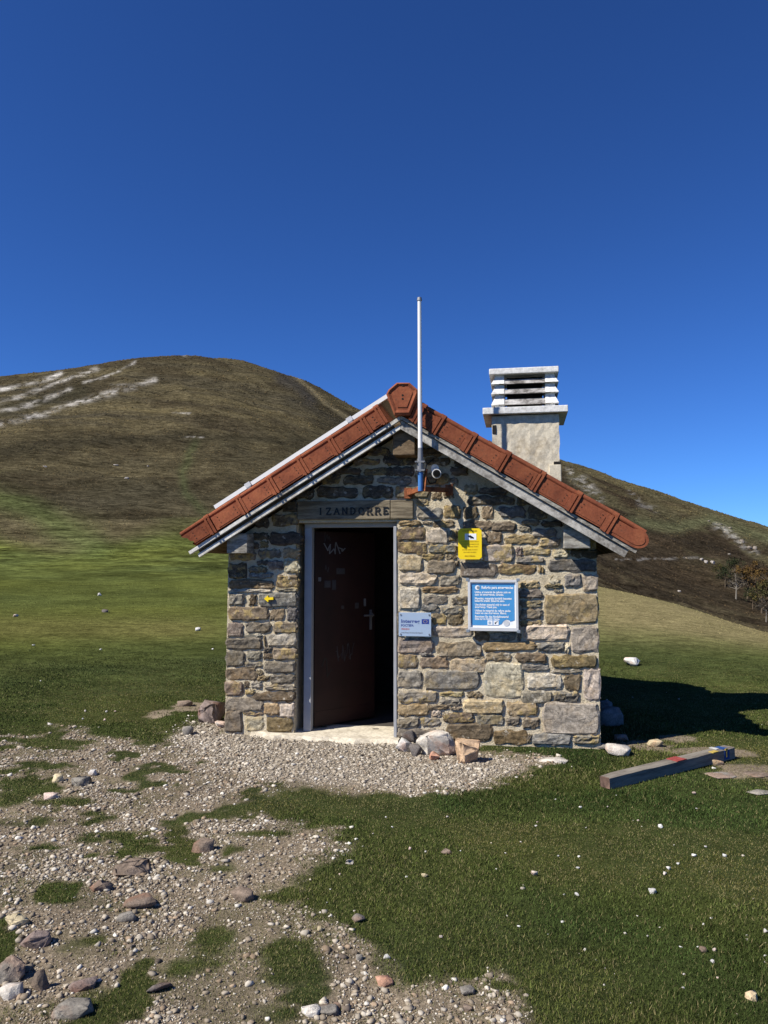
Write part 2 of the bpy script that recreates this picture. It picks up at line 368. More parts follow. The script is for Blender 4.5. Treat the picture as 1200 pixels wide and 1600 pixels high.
    add = N(nt, 'ShaderNodeVectorMath', operation='ADD'); L.new(v, add.inputs[0]); L.new(oc.outputs['Location'], add.inputs[1])
    f = noise(nt, add.outputs[0], 11, 6, 0.7, 0.6); g = noise(nt, add.outputs[0], 80, 5, 0.7); s = noise(nt, add.outputs[0], 4.5, 3, 0.6)
    c = mix(nt, 1.0, oc.outputs['Color'], ramp(nt, f, [(0.28, 0.55), (0.5, 1.0), (0.72, 1.35)]), 'MULTIPLY')
    c = mix(nt, 1.0, c, ramp(nt, g, [(0.3, 0.7), (0.7, 1.25)]), 'MULTIPLY')
    c = mix(nt, ramp(nt, s, [(0.52, 0.0), (0.62, 0.5)]), c, mix(nt, 1.0, c, (1.15, 0.72, 0.55), 'MULTIPLY'))
    L.new(c, b.inputs['Base Color']); bump(nt, b, mix(nt, 0.4, f, g), 0.8, 0.02); M['rock'] = m
build_materials()

# ------------------------------------------------------------------ mesh helpers
class MB:
    def __init__(s): s.v = []; s.f = []; s.m = []
    def add(s, vs, fs, mi=0):
        o = len(s.v); s.v += [tuple(q) for q in vs]; s.f += [tuple(i + o for i in f) for f in fs]; s.m += [mi] * len(fs); return s
    def box(s, x0, x1, y0, y1, z0, z1, mi=0, fn=None):
        vs = [(x, y, z) for z in (z0, z1) for y in (y0, y1) for x in (x0, x1)]
        if fn: vs = [fn(*q) for q in vs]
        return s.add(vs, [(0, 2, 3, 1), (4, 5, 7, 6), (0, 1, 5, 4), (2, 6, 7, 3), (0, 4, 6, 2), (1, 3, 7, 5)], mi)
    def hexa(s, vs, mi=0):       # 8 points: bottom ring 4, top ring 4
        return s.add(vs, [(3, 2, 1, 0), (4, 5, 6, 7), (0, 1, 5, 4), (1, 2, 6, 5), (2, 3, 7, 6), (3, 0, 4, 7)], mi)
    def prism(s, pts, y0, y1, mi=0):     # outline in x,z extruded along y
        n = len(pts); vs = [(x, y0, z) for x, z in pts] + [(x, y1, z) for x, z in pts]
        fs = [tuple(range(n)), tuple(range(2 * n - 1, n - 1, -1))] + [(i, i + n, (i + 1) % n + n, (i + 1) % n) for i in range(n)]
        return s.add(vs, fs, mi)
    def tube(s, a, b, ra, rb=None, n=10, mi=0, caps=True):
        a = Vector(a); b = Vector(b); rb = ra if rb is None else rb
        d = (b - a).normalized(); q = d.orthogonal().normalized(); w = d.cross(q)
        vs = []
        for c, r in ((a, ra), (b, rb)):
            for k in range(n):
                t = 2 * math.pi * k / n; vs.append(c + q * (r * math.cos(t)) + w * (r * math.sin(t)))
        fs = [(k, (k + 1) % n, (k + 1) % n + n, k + n) for k in range(n)]
        if caps: fs += [tuple(range(n - 1, -1, -1)), tuple(range(n, 2 * n))]
        return s.add(vs, fs, mi)
    def bar(s, a, b, w, h, mi=0, up=(0, 0, 1)):
        a = Vector(a); b = Vector(b); d = (b - a).normalized(); sd = d.cross(Vector(up)).normalized(); u = sd.cross(d)
        vs = []
        for c in (a, b):
            for i, j in ((-1, -1), (1, -1), (1, 1), (-1, 1)): vs.append(c + sd * (i * w / 2) + u * (j * h / 2))
        return s.hexa(vs, mi)
    def mesh(s, name, mats, smooth=False):
        me = bpy.data.meshes.new(name); me.from_pydata(s.v, [], s.f); me.update()
        for m in mats: me.materials.append(M[m] if isinstance(m, str) else m)
        me.polygons.foreach_set('material_index', s.m)
        bm = bmesh.new(); bm.from_mesh(me); bmesh.ops.recalc_face_normals(bm, faces=bm.faces); bm.to_mesh(me); bm.free()
        if smooth: me.polygons.foreach_set('use_smooth', [True] * len(me.polygons))
        return me
    def build(s, name, mats, parent=None, smooth=False, bevel=0.0):
        o = link(name, s.mesh(name, [mats] if isinstance(mats, str) else mats, smooth), parent)
        if bevel:
            md = o.modifiers.new('bevel', 'BEVEL'); md.width = bevel; md.segments = 2; md.limit_method = 'ANGLE'; md.angle_limit = R(40)
        return o
def link(name, data, parent=None):
    o = bpy.data.objects.new(name, data); C.objects.link(o); o.parent = parent; return o
def tag(o, label=None, cat=None, group=None, kind=None):
    if label: o['label'] = label
    if cat: o['category'] = cat
    if group: o['group'] = group
    if kind: o['kind'] = kind
    return o
def empty(name, mtx):
    o = bpy.data.objects.new(name, None); C.objects.link(o); o.matrix_world = mtx; o.empty_display_size = 0.1; return o
WORDS = ['ZONA VIDEOVIGILADA', 'LEY ORGANICA DE PROTECCION DE DATOS', 'PUEDE EJERCITAR SUS DERECHOS ANTE', 'EL RESPONSABLE DEL FICHERO', 'ZAINTZA BIDEO KAMERAK', 'DATUEN BABESA', 'ZONA VIGILADA',
         'Refugio para emergencias', 'Utilice el material de refugio solo en', 'caso de emergencia. Gracias.', 'Mesedez, materiala larrialdi kasuetan', 'bakarrik erabili. Eskerrik asko.', 'Use shelter material only in case of', 'emergency. Thank you.',
         'Utilisez le materiel du refuge seule-', 'ment en cas d\'urgence. Merci.', 'Benutzen Sie das Notfallmaterial', 'bitte nur im Notfall. Danke.', 'Interreg', 'POCTEFA', 'PIRINEOS', 'Fondo Europeo de Desarrollo Regional']
def _word_meshes():
    obs = {}
    for w_ in WORDS:
        c = bpy.data.curves.new('lettering', 'FONT'); c.body = w_; c.size = 1.0; c.extrude = 0.01; c.offset = 0.03; c.resolution_u = 2
        obs[w_] = bpy.data.objects.new('lettering_source', c); C.objects.link(obs[w_])
    dg = bpy.context.evaluated_depsgraph_get(); out = {}
    for w_, o in obs.items(): out[w_] = bpy.data.meshes.new_from_object(o.evaluated_get(dg))
    for o in obs.values():
        c = o.data; bpy.data.objects.remove(o); bpy.data.curves.remove(c)
    return out
TEXT = _word_meshes()
def text_mesh(name, s, size, material, parent, at, depth=0.0004, width=None, bold=0.0):
    """text standing on the local x-z plane, facing -y"""
    me = TEXT[s]; xs = [v.co.x for v in me.vertices]; k = width / (max(xs) - min(xs)) if width else size
    for v in me.vertices: v.co = (v.co.x * k, -v.co.z * depth / 0.01, v.co.y * size)
    me.name = name; me.materials.clear(); me.materials.append(M[material])
    o = link(name, me, parent); o.location = at; return o
def np_mesh(name, V, F, cols=None, material=None, smooth=False):
    me = bpy.data.meshes.new(name); nv, nf, k = len(V), len(F), F.shape[1]
    me.vertices.add(nv); me.vertices.foreach_set('co', np.ascontiguousarray(V, dtype=np.float32).ravel())
    me.loops.add(nf * k); me.loops.foreach_set('vertex_index', np.ascontiguousarray(F, dtype=np.int32).ravel())
    me.polygons.add(nf); me.polygons.foreach_set('loop_start', np.arange(0, nf * k, k, dtype=np.int32))
    if smooth: me.polygons.foreach_set('use_smooth', np.ones(nf, dtype=bool))
    me.update(calc_edges=True)
    if cols is not None:
        a = me.attributes.new('tint', 'FLOAT_COLOR', 'POINT'); c = np.ones((nv, 4), np.float32); c[:, :3] = cols
        a.data.foreach_set('color', c.ravel())
    if material: me.materials.append(M[material])
    return me

# ------------------------------------------------------------------ ground sheet
def lerp3(a, b, t): return a + (np.asarray(b) - a) * t[:, None]
def build_ground():
    az = np.concatenate([np.linspace(-math.pi, R(-34), 56)[:-1], np.linspace(R(-34), R(34), 420), np.linspace(R(34), math.pi, 56)[1:]])
    rr = np.concatenate([[0.02, 0.5, 1.0, 1.5], np.geomspace(2.0, 14, 250), np.geomspace(14.15, 900, 440), np.geomspace(930, 4000, 16)])
    na, nr = len(az), len(rr)
    A, Q = np.meshgrid(az, rr); x = (Q * np.sin(A)).ravel(); y = (Q * np.cos(A)).ravel(); r = Q.ravel()
    h = height(x, y); V = np.stack([x, y, h], 1)
    i, j = np.meshgrid(np.arange(nr - 1), np.arange(na - 1), indexing='ij'); k = (i * na + j).ravel()
    F = np.stack([k, k + na, k + na + 1, k + 1], 1)
    px, py = project(x, y, h)
    T, g = ground_tint(x, y, r, px, py)
    me = np_mesh('terrain', V, F, T, 'ground', True)
    for nm, val in (('grass', g), ('middle', sstep(7, 13, r)), ('far', sstep(26, 90, r))):
        a = me.attributes.new(nm, 'FLOAT', 'POINT'); a.data.foreach_set('value', val.astype(np.float32))
    tag(link('ground', me), kind='structure')
def ground_tint(x, y, r, px, py):
    # near ground
    g = np.ones(len(x)); near = r < 16
    g[near] = grass_mask(x[near], y[near])
    n1 = fbm(x * 0.7, y * 0.7, 61, 4); n2 = fbm(x * 3, y * 3, 67, 3)
    lawn = np.stack([0.046 + 0.03 * (n1 - 0.5), 0.058 + 0.03 * (n1 - 0.5), 0.020 + 0 * x], 1) * (0.8 + 0.4 * n2)[:, None]
    dirt = np.stack([0.275 + 0 * x, 0.222 + 0 * x, 0.158 + 0 * x], 1) * (0.75 + 0.5 * n2)[:, None]
    wg = np.zeros(len(x)); wg[near] = sstep(-0.1, 0.25, poly_sd(x[near], y[near], WHITE_G))
    dirt = lerp3(dirt, (0.36, 0.31, 0.25), wg * 0.8)
    T = lerp3(dirt, (0, 0, 0), g * 0); g_ = (g ** 2.2)[:, None]; T = T * (1 - g_) + lawn * g_
    # the meadow and the hills, by where their vegetation changes
    wx = (fbm(x / 30, y / 30, 71, 4) - 0.5); wy = (fbm(x / 30, y / 30, 79, 4) - 0.5)
    s = sstep(40, 200, r); qx = px + wx * 90 * s; qy = py + wy * 50 * s
    big = fbm(x / 9, y / 14, 83, 4); huge = fbm(x / 60, y / 60, 87, 4); streak = fbm(x / 90 + y / 40, y / 14, 89, 5)
    patch = fbm(x / 2.2, y / 3.0, 91, 4)
    meadow = np.stack([0.070 + 0.045 * (big - 0.5), 0.082 + 0.04 * (big - 0.5), 0.023 + 0 * x], 1) * (0.6 + 0.8 * patch)[:, None]
    T = lerp3(T, (0, 0, 0), 0 * r); f = sstep(9, 19, r)[:, None]; T = T * (1 - f) + meadow * f
    crest = np.exp(-((py - 985) / 22) ** 2) * sstep(-300, 60, px) * (1 - sstep(250, 420, px)) * sstep(14, 20, r)
    T = lerp3(T, (0.135, 0.122, 0.042), np.clip(crest * (0.4 + patch), 0, 1) * 0.75)
    # right-hand meadow turns straw-coloured towards its edge
    rm = sstep(860, 960, px) * sstep(13, 24, r) * (1 - sstep(58, 75, r))
    st = rm * np.clip(sstep(1090, 1010, py) * 0.9 + (big - 0.5) * 0.6, 0, 1)
    T = lerp3(T, (0.205, 0.172, 0.083), st)
    left = 1 - sstep(600, 800, px)
    # heather and dry grass on the left hill
    hb = sstep(862, 822, qy + 60 * sstep(120, 0, px) * 0 - 20 * np.sin(px / 60)) * left * sstep(70, 100, r)
    heath = np.stack([0.086 + 0.09 * (huge - 0.5), 0.072 + 0.07 * (huge - 0.5), 0.040 + 0.03 * (huge - 0.5)], 1)
    T = T * (1 - hb)[:, None] + heath * hb[:, None]
    dk = sstep(0.5, 0.66, fbm(x / 16, y / 22, 101, 5)) * hb
    T = lerp3(T, (0.05, 0.041, 0.024), dk * 0.75)
    # green tongue running up from the meadow at far left, and the mown track
    gt = np.exp(-(line_d(qx, qy, [(-40, 760), (40, 790), (90, 825), (150, 850)]) / 24) ** 2) * left * sstep(60, 90, r)
    T = lerp3(T, (0.085, 0.115, 0.034), np.clip(gt, 0, 1) * 0.55)
    tr = np.exp(-(line_d(px + wx * 12, py, [(306, 690), (296, 715), (284, 735), (290, 770), (318, 800), (330, 815)]) / 7) ** 2) * sstep(60, 90, r)
    T = lerp3(T, (0.062, 0.078, 0.032), tr * 0.5)
    up = sstep(690, 660, qy) * left * sstep(150, 220, r)
    dome = np.stack([0.082 + 0.11 * (streak - 0.5), 0.069 + 0.085 * (streak - 0.5), 0.040 + 0.03 * (streak - 0.5)], 1)
    T = T * (1 - up)[:, None] + dome * up[:, None]
    dd = sstep(0.48, 0.62, fbm(x / 40, y / 40, 103, 5)) * up
    T = lerp3(T, (0.055, 0.045, 0.027), dd * 0.8)
    band = np.exp(-(line_d(qx, py + wy * 16, [(-60, 715), (60, 700), (140, 690), (300, 685), (420, 688), (520, 700)]) / np.where(px < 130, 20, 8)) ** 2) * left * sstep(120, 200, r)
    T = lerp3(T, (0.040, 0.035, 0.022), np.clip(band, 0, 1) * 0.8)
    # pale scree and limestone streaks
    sc = np.zeros(len(x)); rough = fbm(px / 9.0, py / 2.6, 107, 5)
    for P, w, a in (([(-60, 622), (20, 605), (70, 594), (95, 584)], 7, 1.0), ([(-60, 640), (40, 618), (110, 590), (150, 577)], 8, 0.6), ([(-60, 655), (50, 632), (110, 608)], 8, 0.65),
                    ([(-60, 672), (20, 660), (80, 643), (130, 625), (200, 607), (240, 593)], 10, 0.8), ([(130, 598), (160, 590), (185, 579), (210, 566)], 4, 0.75), ([(288, 556), (315, 550), (338, 552)], 5, 0.9),
                    ([(175, 602), (200, 600)], 6, 0.6), ([(290, 685), (318, 684)], 3, 0.6), ([(270, 646), (298, 646)], 2, 0.5)):
        d = line_d(px + wx * 6, py + wy * 6, P); sc = np.maximum(sc, a * np.exp(-(d / (w * 0.42)) ** 2) * sstep(0.30, 0.58, rough))
    dkb = np.exp(-(line_d(px, py, [(-60, 652), (60, 628), (130, 612)]) / 13) ** 2) * left * sstep(150, 220, r)
    T = lerp3(T, (0.032, 0.031, 0.020), np.clip(dkb, 0, 1) * 0.6 * (1 - sc))
    rk = np.exp(-(line_d(px + wx * 20, py + wy * 14, [(440, 590), (470, 600), (490, 622)]) / 11) ** 2) * sstep(150, 220, r)
    T = lerp3(T, (0.055, 0.05, 0.042), rk * 0.9)
    pth = np.exp(-(line_d(px, py + wy * 5, [(425, 566), (445, 574), (475, 600), (510, 630), (545, 655)]) / 3.0) ** 2) * sstep(150, 220, r)
    T = lerp3(T, (0.22, 0.18, 0.10), pth * 0.85)
    brk = sstep(0.35, 0.6, fbm(px / 22.0, py / 7.0, 113, 4))
    T = lerp3(T, (0.56, 0.53, 0.48), np.clip(sc * (0.35 + 0.65 * brk) * sstep(150, 220, r), 0, 1) * 0.9)
    # right-hand hillside: dark heather below a grassy crest
    rh = sstep(620, 780, px) * sstep(70, 95, r)
    sky_y = np.interp(px, [565, 700, 875, 1000, 1100, 1200, 1400], [641, 670, 710, 757, 788, 824, 858])
    dep = qy - sky_y
    hcol = np.stack([0.043 + 0.03 * (streak - 0.5), 0.033 + 0.02 * (streak - 0.5), 0.021 + 0.01 * (streak - 0.5)], 1)
    T = T * (1 - rh)[:, None] + hcol * rh[:, None]
    cr = rh * (1 - sstep(8, 34, dep)); T = lerp3(T, (0.115, 0.098, 0.05), cr * 0.9)
    mo = rh * sstep(0.5, 0.64, fbm(x / 25, y / 45, 109, 5)) * (1 - sstep(60, 120, dep)); T = lerp3(T, (0.088, 0.078, 0.042), mo * 0.8)
    gs = np.exp(-(line_d(px, py + wy * 10, [(985, 815), (1060, 822), (1110, 812), (1200, 842), (1300, 870)]) / 9) ** 2) * rh
    T = lerp3(T, (0.115, 0.12, 0.06), gs * 0.75)
    lo = rh * sstep(118, 175, dep) * sstep(0.4, 0.6, big * 0.5 + streak * 0.5); T = lerp3(T, (0.082, 0.069, 0.04), lo * 0.7)
    for P, w, a in (([(890, 738), (915, 755), (935, 778)], 7, 0.55), ([(985, 770), (1000, 788), (1025, 796)], 4, 0.4), ([(1118, 822), (1145, 836), (1160, 850), (1180, 862)], 5, 0.6), ([(950, 875), (1040, 874), (1095, 872)], 1.6, 0.4)):
        d = line_d(px + wx * 6, py + wy * 6, P); q = a * np.exp(-(d / w) ** 2) * sstep(0.42, 0.6, rough) * rh
        T = lerp3(T, (0.42, 0.40, 0.36), np.clip(q, 0, 1))
    hillside = sstep(80, 180, r)[:, None]; T = T * (1 - 0.2 * hillside)
    return np.clip(T, 0.01, 0.8), g
build_ground()

# ------------------------------------------------------------------ turf blades and gravel
HUT_POLY = [tuple(hut_world(a, b)[:2]) for a, b in ((-1.72, -0.03), (1.92, -0.03), (1.92, 2.6), (-1.72, 2.6))]
SLAB_POLY = [tuple(hut_world(a, b)[:2]) for a, b in ((-1.3, -0.13), (0.06, -0.13), (0.06, 0.1), (-1.3, 0.1))]
def scatter(n, r0, r1, power, half=R(31)):
    a = np.concatenate([RNG.uniform(-half, half, n), RNG.uniform(half, half * 1.6, n // 8), RNG.uniform(-half * 1.6, -half, n // 8)]); n = len(a)
    u = RNG.random(n); k = 2 - power
    r = (r0 ** k + u * (r1 ** k - r0 ** k)) ** (1 / k)
    return r * np.sin(a), r * np.cos(a), r
def build_grass():
    x, y, r = scatter(1150000, 2.35, 17, 1.6)
    ok = (poly_sd(x, y, HUT_POLY) < 0) & (poly_sd(x, y, SLAB_POLY) < 0)
    g = np.ones(len(x)); nr = r < 16; g[nr] = grass_mask(x[nr], y[nr])
    ok &= RNG.random(len(x)) < np.clip(g, 0, 1) ** 0.9
    ok &= RNG.random(len(x)) > 0.95 * sstep(9, 17, r)
    x, y, r = x[ok], y[ok], r[ok]; n = len(x); z = height(x, y)
    pn = fbm(x * 1.3, y * 1.3, 121, 4); cl = fbm(x * 6, y * 6, 127, 3)
    inpath = sstep(-0.05, 0.15, poly_sd(x, y, GRAVEL))
    L = (0.008 + 0.016 * RNG.random(n) ** 2) * (0.55 + 0.9 * cl) * (1 - 0.35 * inpath) * (1 - 0.5 * sstep(9, 16, r)); w = np.maximum(0.0018, 0.00062 * r) * (0.7 + 0.6 * RNG.random(n))
    th = RNG.uniform(0, 2 * np.pi, n); le = RNG.uniform(0.35, 1.0, n); ld = RNG.uniform(0, 2 * np.pi, n)
    V = np.zeros((n, 3, 3)); bx = np.cos(th) * w; by = np.sin(th) * w
    V[:, 0] = np.stack([x - bx, y - by, z - 0.004], 1); V[:, 1] = np.stack([x + bx, y + by, z - 0.004], 1)
    dp = fbm(x * 0.9, y * 0.9, 331, 4); worn = sstep(0.56, 0.66, dp); lush = sstep(0.46, 0.36, dp); L = L * (1 - 0.4 * worn + 0.35 * lush)
    V[:, 2] = np.stack([x + np.cos(ld) * L * le, y + np.sin(ld) * L * le, z + L * np.sqrt(1 - le ** 2 * 0.9)], 1)
    t = np.clip((pn - 0.3) / 0.4, 0, 1)[:, None]
    col = np.array([0.048, 0.076, 0.020]) * (1 - t) + np.array([0.090, 0.104, 0.027]) * t
    col = col * (0.35 + 1.25 * RNG.random(n))[:, None]
    col = col * (1 - 0.25 * lush)[:, None]; col[:, 0] *= 1 + 0.25 * worn
    dry = RNG.random(n) < 0.30 * worn + 0.07 + 0.10 * (t[:, 0] > 0.6) + 0.28 * inpath; col[dry] = np.array([0.20, 0.175, 0.08]) * (0.7 + 0.5 * RNG.random(dry.sum()))[:, None]
    f = sstep(8, 16, r)[:, None]; col = col * (1 - f) + (np.array([0.080, 0.094, 0.030]) * (0.5 + 1.0 * RNG.random(n))[:, None]) * f
    me = np_mesh('turf', V.reshape(-1, 3), np.arange(n * 3).reshape(-1, 3), np.repeat(col, 3, 0), 'blade')
    tag(link('grass', me), 'short cropped green turf of the lawn around the hut', 'grass', kind='stuff')
build_grass()
def ico(sub):
    bm = bmesh.new(); bmesh.ops.create_icosphere(bm, subdivisions=sub, radius=1.0)
    V = np.array([v.co[:] for v in bm.verts]); F = np.array([[v.index for v in f.verts] for f in bm.faces]); bm.free(); return V, F
I1, F1 = ico(1); I2, F2 = ico(2); I3, F3 = ico(3)
def build_heather():
    """low clumps of heather, bracken and dry grass on the hills"""
    n = 150000; a = RNG.uniform(R(-31), R(31), n); r = np.exp(RNG.uniform(math.log(75), math.log(800), n)); x = r * np.sin(a); y = r * np.cos(a)
    z = height(x, y); px, py = project(x, y, z); T, _ = ground_tint(x, y, r, px, py)
    lum = T.mean(1); green = T[:, 1] > T[:, 0] * 1.0
    cl = fbm(x / 12, y / 12, 201, 4)
    ok = (RNG.random(n) < np.clip((cl - 0.30) * 2.6, 0.05, 0.95)) & (lum < 0.2) & ~(green & (RNG.random(n) < 0.9)) & (RNG.random(n) < sstep(75, 120, r))
    x, y, z, r, T = x[ok], y[ok], z[ok], r[ok], T[ok]; n = len(x)
    s = (0.35 + 0.9 * RNG.random(n) ** 2) * np.minimum(0.00165 * r, 0.95); hgt = s * RNG.uniform(0.35, 0.9, n)
    ang = RNG.uniform(0, 2 * np.pi, (n, 1)) + np.arange(5)[None] * 2 * np.pi / 5; rad = s[:, None] * RNG.uniform(0.6, 1.3, (n, 5))
    V = np.zeros((n, 6, 3)); V[:, :5, 0] = x[:, None] + np.cos(ang) * rad; V[:, :5, 1] = y[:, None] + np.sin(ang) * rad; V[:, :5, 2] = z[:, None] - 0.15
    V[:, 5] = np.stack([x + RNG.normal(0, 0.3, n) * s, y + RNG.normal(0, 0.3, n) * s, z + hgt], 1)
    F = np.array([[k, (k + 1) % 5, 5] for k in range(5)]); F = (F[None] + (np.arange(n) * 6)[:, None, None]).reshape(-1, 3)
    k = RNG.choice(3, n, p=[0.5, 0.3, 0.2]); C_ = T * np.array([[0.75, 0.75, 0.75], [1.15, 1.1, 1.0], [1.45, 1.3, 1.1]])[k] * RNG.uniform(0.7, 1.25, (n, 1))
    me = np_mesh('heather', V.reshape(-1, 3), F, np.repeat(np.clip(C_, 0.01, 0.3), 6, 0), 'leafage')
    tag(link('heather', me), 'low brown heather and dry grass clumps covering the hills', 'heather', kind='stuff')
build_heather()
def build_tussocks():
    n = 115000; a = RNG.uniform(R(-32), R(32), n); r = np.exp(RNG.uniform(math.log(11), math.log(110), n)); x = r * np.sin(a); y = r * np.cos(a)
    cl = fbm(x / 3, y / 4, 301, 4); ok = (RNG.random(n) < np.clip((cl - 0.25) * 2.2, 0.1, 1)) & (RNG.random(n) < sstep(11, 15, r)) & (poly_sd(x, y, HUT_POLY) < -0.3)
    x, y, r = x[ok], y[ok], r[ok]; n = len(x); z = height(x, y); px, py = project(x, y, z); T, _ = ground_tint(x, y, r, px, py)
    s = (0.5 + 0.9 * RNG.random(n) ** 2) * np.minimum(0.0011 * r, 0.05); hgt = s * RNG.uniform(0.25, 0.8, n)
    ang = RNG.uniform(0, 2 * np.pi, (n, 1)) + np.arange(4)[None] * np.pi / 2; rad = s[:, None] * RNG.uniform(0.6, 1.4, (n, 4))
    V = np.zeros((n, 5, 3)); V[:, :4, 0] = x[:, None] + np.cos(ang) * rad; V[:, :4, 1] = y[:, None] + np.sin(ang) * rad; V[:, :4, 2] = z[:, None] - 0.02
    V[:, 4] = np.stack([x + RNG.normal(0, 0.4, n) * s, y + RNG.normal(0, 0.4, n) * s, z + hgt], 1)
    F = np.array([[k, (k + 1) % 4, 4] for k in range(4)]); F = (F[None] + (np.arange(n) * 5)[:, None, None]).reshape(-1, 3)
    C_ = T * RNG.choice([0.6, 0.9, 1.25], (n, 1)) * RNG.uniform(0.75, 1.25, (n, 1)) * np.array([1.0, 1.0, 0.95])
    me = np_mesh('tussocks', V.reshape(-1, 3), F, np.repeat(np.clip(C_, 0.01, 0.3), 5, 0), 'leafage')
    tag(link('meadow_grass', me), 'tufted grass of the open meadow behind the hut', 'grass', kind='stuff')
build_tussocks()
def build_gravel():
    x, y, r = scatter(640000, 2.35, 13.5, 1.55)
    ok = (poly_sd(x, y, HUT_POLY) < 0) & (poly_sd(x, y, SLAB_POLY) < 0.02)
    d = poly_sd(x, y, GRAVEL); g = grass_mask(x, y)
    wg = sstep(-0.08, 0.2, poly_sd(x, y, WHITE_G)); cl = sstep(0.33, 0.62, fbm(x * 1.9, y * 1.9, 141, 4))
    p = np.where(d > -0.3, (1 - g) * (0.22 + 0.55 * cl) + 0.35 * wg, 0) + 0.00035 * (r < 11)
    ok &= RNG.random(len(x)) < p
    x, y, r, wg = x[ok], y[ok], r[ok], wg[ok]; n = len(x); z = height(x, y)
    s = (0.0031 + 0.0066 * RNG.random(n) ** 1.8 + 0.014 * RNG.random(n) ** 16) * (0.72 + 0.06 * r) * (1 + 0.05 * wg)
    pal = np.array([[0.50, 0.46, 0.40], [0.38, 0.34, 0.285], [0.285, 0.245, 0.195], [0.205, 0.17, 0.135], [0.31, 0.24, 0.175], [0.15, 0.125, 0.105], [0.62, 0.60, 0.56]])
    pi = RNG.choice(7, n, p=np.array([0.18, 0.25, 0.23, 0.13, 0.11, 0.05, 0.05]))
    white = RNG.random(n) < wg * 0.75; pi[white] = RNG.choice([0, 1, 1, 2], white.sum())
    lawn = poly_sd(x, y, GRAVEL) < -0.1; pi[lawn] = RNG.choice([0, 6, 6], lawn.sum())
    col = np.clip(pal[pi] * RNG.uniform(0.62, 1.15, (n, 1)) * np.array([1.02, 0.99, 0.93]), 0, 0.75)
    O = np.array([[1, 0, 0], [-1, 0, 0], [0, 1, 0], [0, -1, 0], [0, 0, 1], [0, 0, -1.]]); OF = np.array([[0, 2, 4], [2, 1, 4], [1, 3, 4], [3, 0, 4], [2, 0, 5], [1, 2, 5], [3, 1, 5], [0, 3, 5]])
    Vs, Fs, Cs, base = [], [], [], 0
    for sel, BV, BF, jit in ((s < 0.0095, O, OF, 0.30), (s >= 0.0095, I1, F1, 0.20)):
        m = int(sel.sum()); nv = len(BV)
        sh = np.array([np.clip(BV + RNG.normal(0, jit, BV.shape), -0.95, 0.95) * np.array([1.1, RNG.uniform(0.65, 1.0), RNG.uniform(0.45, 0.8)]) for _ in range(40)])
        B = sh[RNG.integers(0, 40, m)]; a = RNG.uniform(0, 2 * np.pi, m); ca, sa = np.cos(a)[:, None], np.sin(a)[:, None]; q = s[sel][:, None]
        X = (B[:, :, 0] * ca - B[:, :, 1] * sa) * q + x[sel][:, None]; Y = (B[:, :, 0] * sa + B[:, :, 1] * ca) * q + y[sel][:, None]; Z = B[:, :, 2] * q + z[sel][:, None] + q * 0.2
        Vs.append(np.stack([X, Y, Z], 2).reshape(-1, 3)); Fs.append((BF[None] + (np.arange(m) * nv)[:, None, None]).reshape(-1, 3) + base); Cs.append(np.repeat(col[sel], nv, 0)); base += m * nv
    me = np_mesh('gravel', np.concatenate(Vs), np.concatenate(Fs), np.concatenate(Cs), 'pebble'); print('gravel', n, len(me.polygons))
    tag(link('gravel', me), 'loose pale limestone gravel spread before the hut and along the path', 'gravel', kind='stuff')
build_gravel()

# ------------------------------------------------------------------ the hut
hut = empty('stone_hut', HUT_M)
tag(hut, 'small mountain refuge of rubble stone with a terracotta tiled gable roof', 'hut')
XC, XL, XR, DEPTH = 0.097, -1.70, 1.895, 2.2
SLP = 0.605; ANG = math.atan(SLP); LOW = 2.885
def low(x): return LOW - SLP * abs(x - XC)
WT = 0.32
def wall_with(name, boxes_fn):
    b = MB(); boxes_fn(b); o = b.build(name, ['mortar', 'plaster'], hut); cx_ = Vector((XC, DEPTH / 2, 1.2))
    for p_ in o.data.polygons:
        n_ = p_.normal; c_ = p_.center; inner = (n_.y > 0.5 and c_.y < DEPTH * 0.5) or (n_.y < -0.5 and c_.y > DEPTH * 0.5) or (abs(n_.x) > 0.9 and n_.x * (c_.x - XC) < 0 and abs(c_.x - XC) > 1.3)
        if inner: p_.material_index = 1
    return o
DX0, DX1, DZ = -0.985, 0.022, 2.03
def fw(b):
    e = 0.018
    xl0, xl1 = XL + e, XR - e
    zt = lambda x: low(x) + 0.02
    b.prism([(xl0 - 0.012, -0.14), (DX0 - 0.008, -0.14), (DX0, DZ), (DX0, zt(DX0)), (xl0, zt(xl0))], 0, WT)
    b.prism([(DX1, -0.14), (xl1 + 0.008, -0.14), (xl1, zt(xl1)), (XC, zt(XC)), (DX1, zt(DX1))], 0, WT)
    b.prism([(DX0, DZ), (DX1, DZ), (DX1, zt(DX1)), (DX0, zt(DX0))], 0, WT)
front = wall_with('front_wall', fw)
left_w = wall_with('side_wall', lambda b: b.prism([(XL + 0.02, -0.14), (XL + WT, -0.14), (XL + WT, low(XL + WT)), (XL + 0.02, low(XL))], WT, DEPTH - WT))
right_w = wall_with('side_wall', lambda b: b.prism([(XR - WT, -0.14), (XR - 0.02, -0.14), (XR - 0.02, low(XR)), (XR - WT, low(XR - WT))], WT, DEPTH - WT))
back_w = wall_with('back_wall', lambda b: b.prism([(XL + 0.02, -0.14), (XR - 0.02, -0.14), (XR - 0.02, low(XR)), (XC, LOW), (XL + 0.02, low(XL))], DEPTH - WT, DEPTH))
MB().box(XL + 0.3, XR - 0.3, 0.31, DEPTH - 0.3, -0.2, -0.008).build('floor', 'floor', hut)

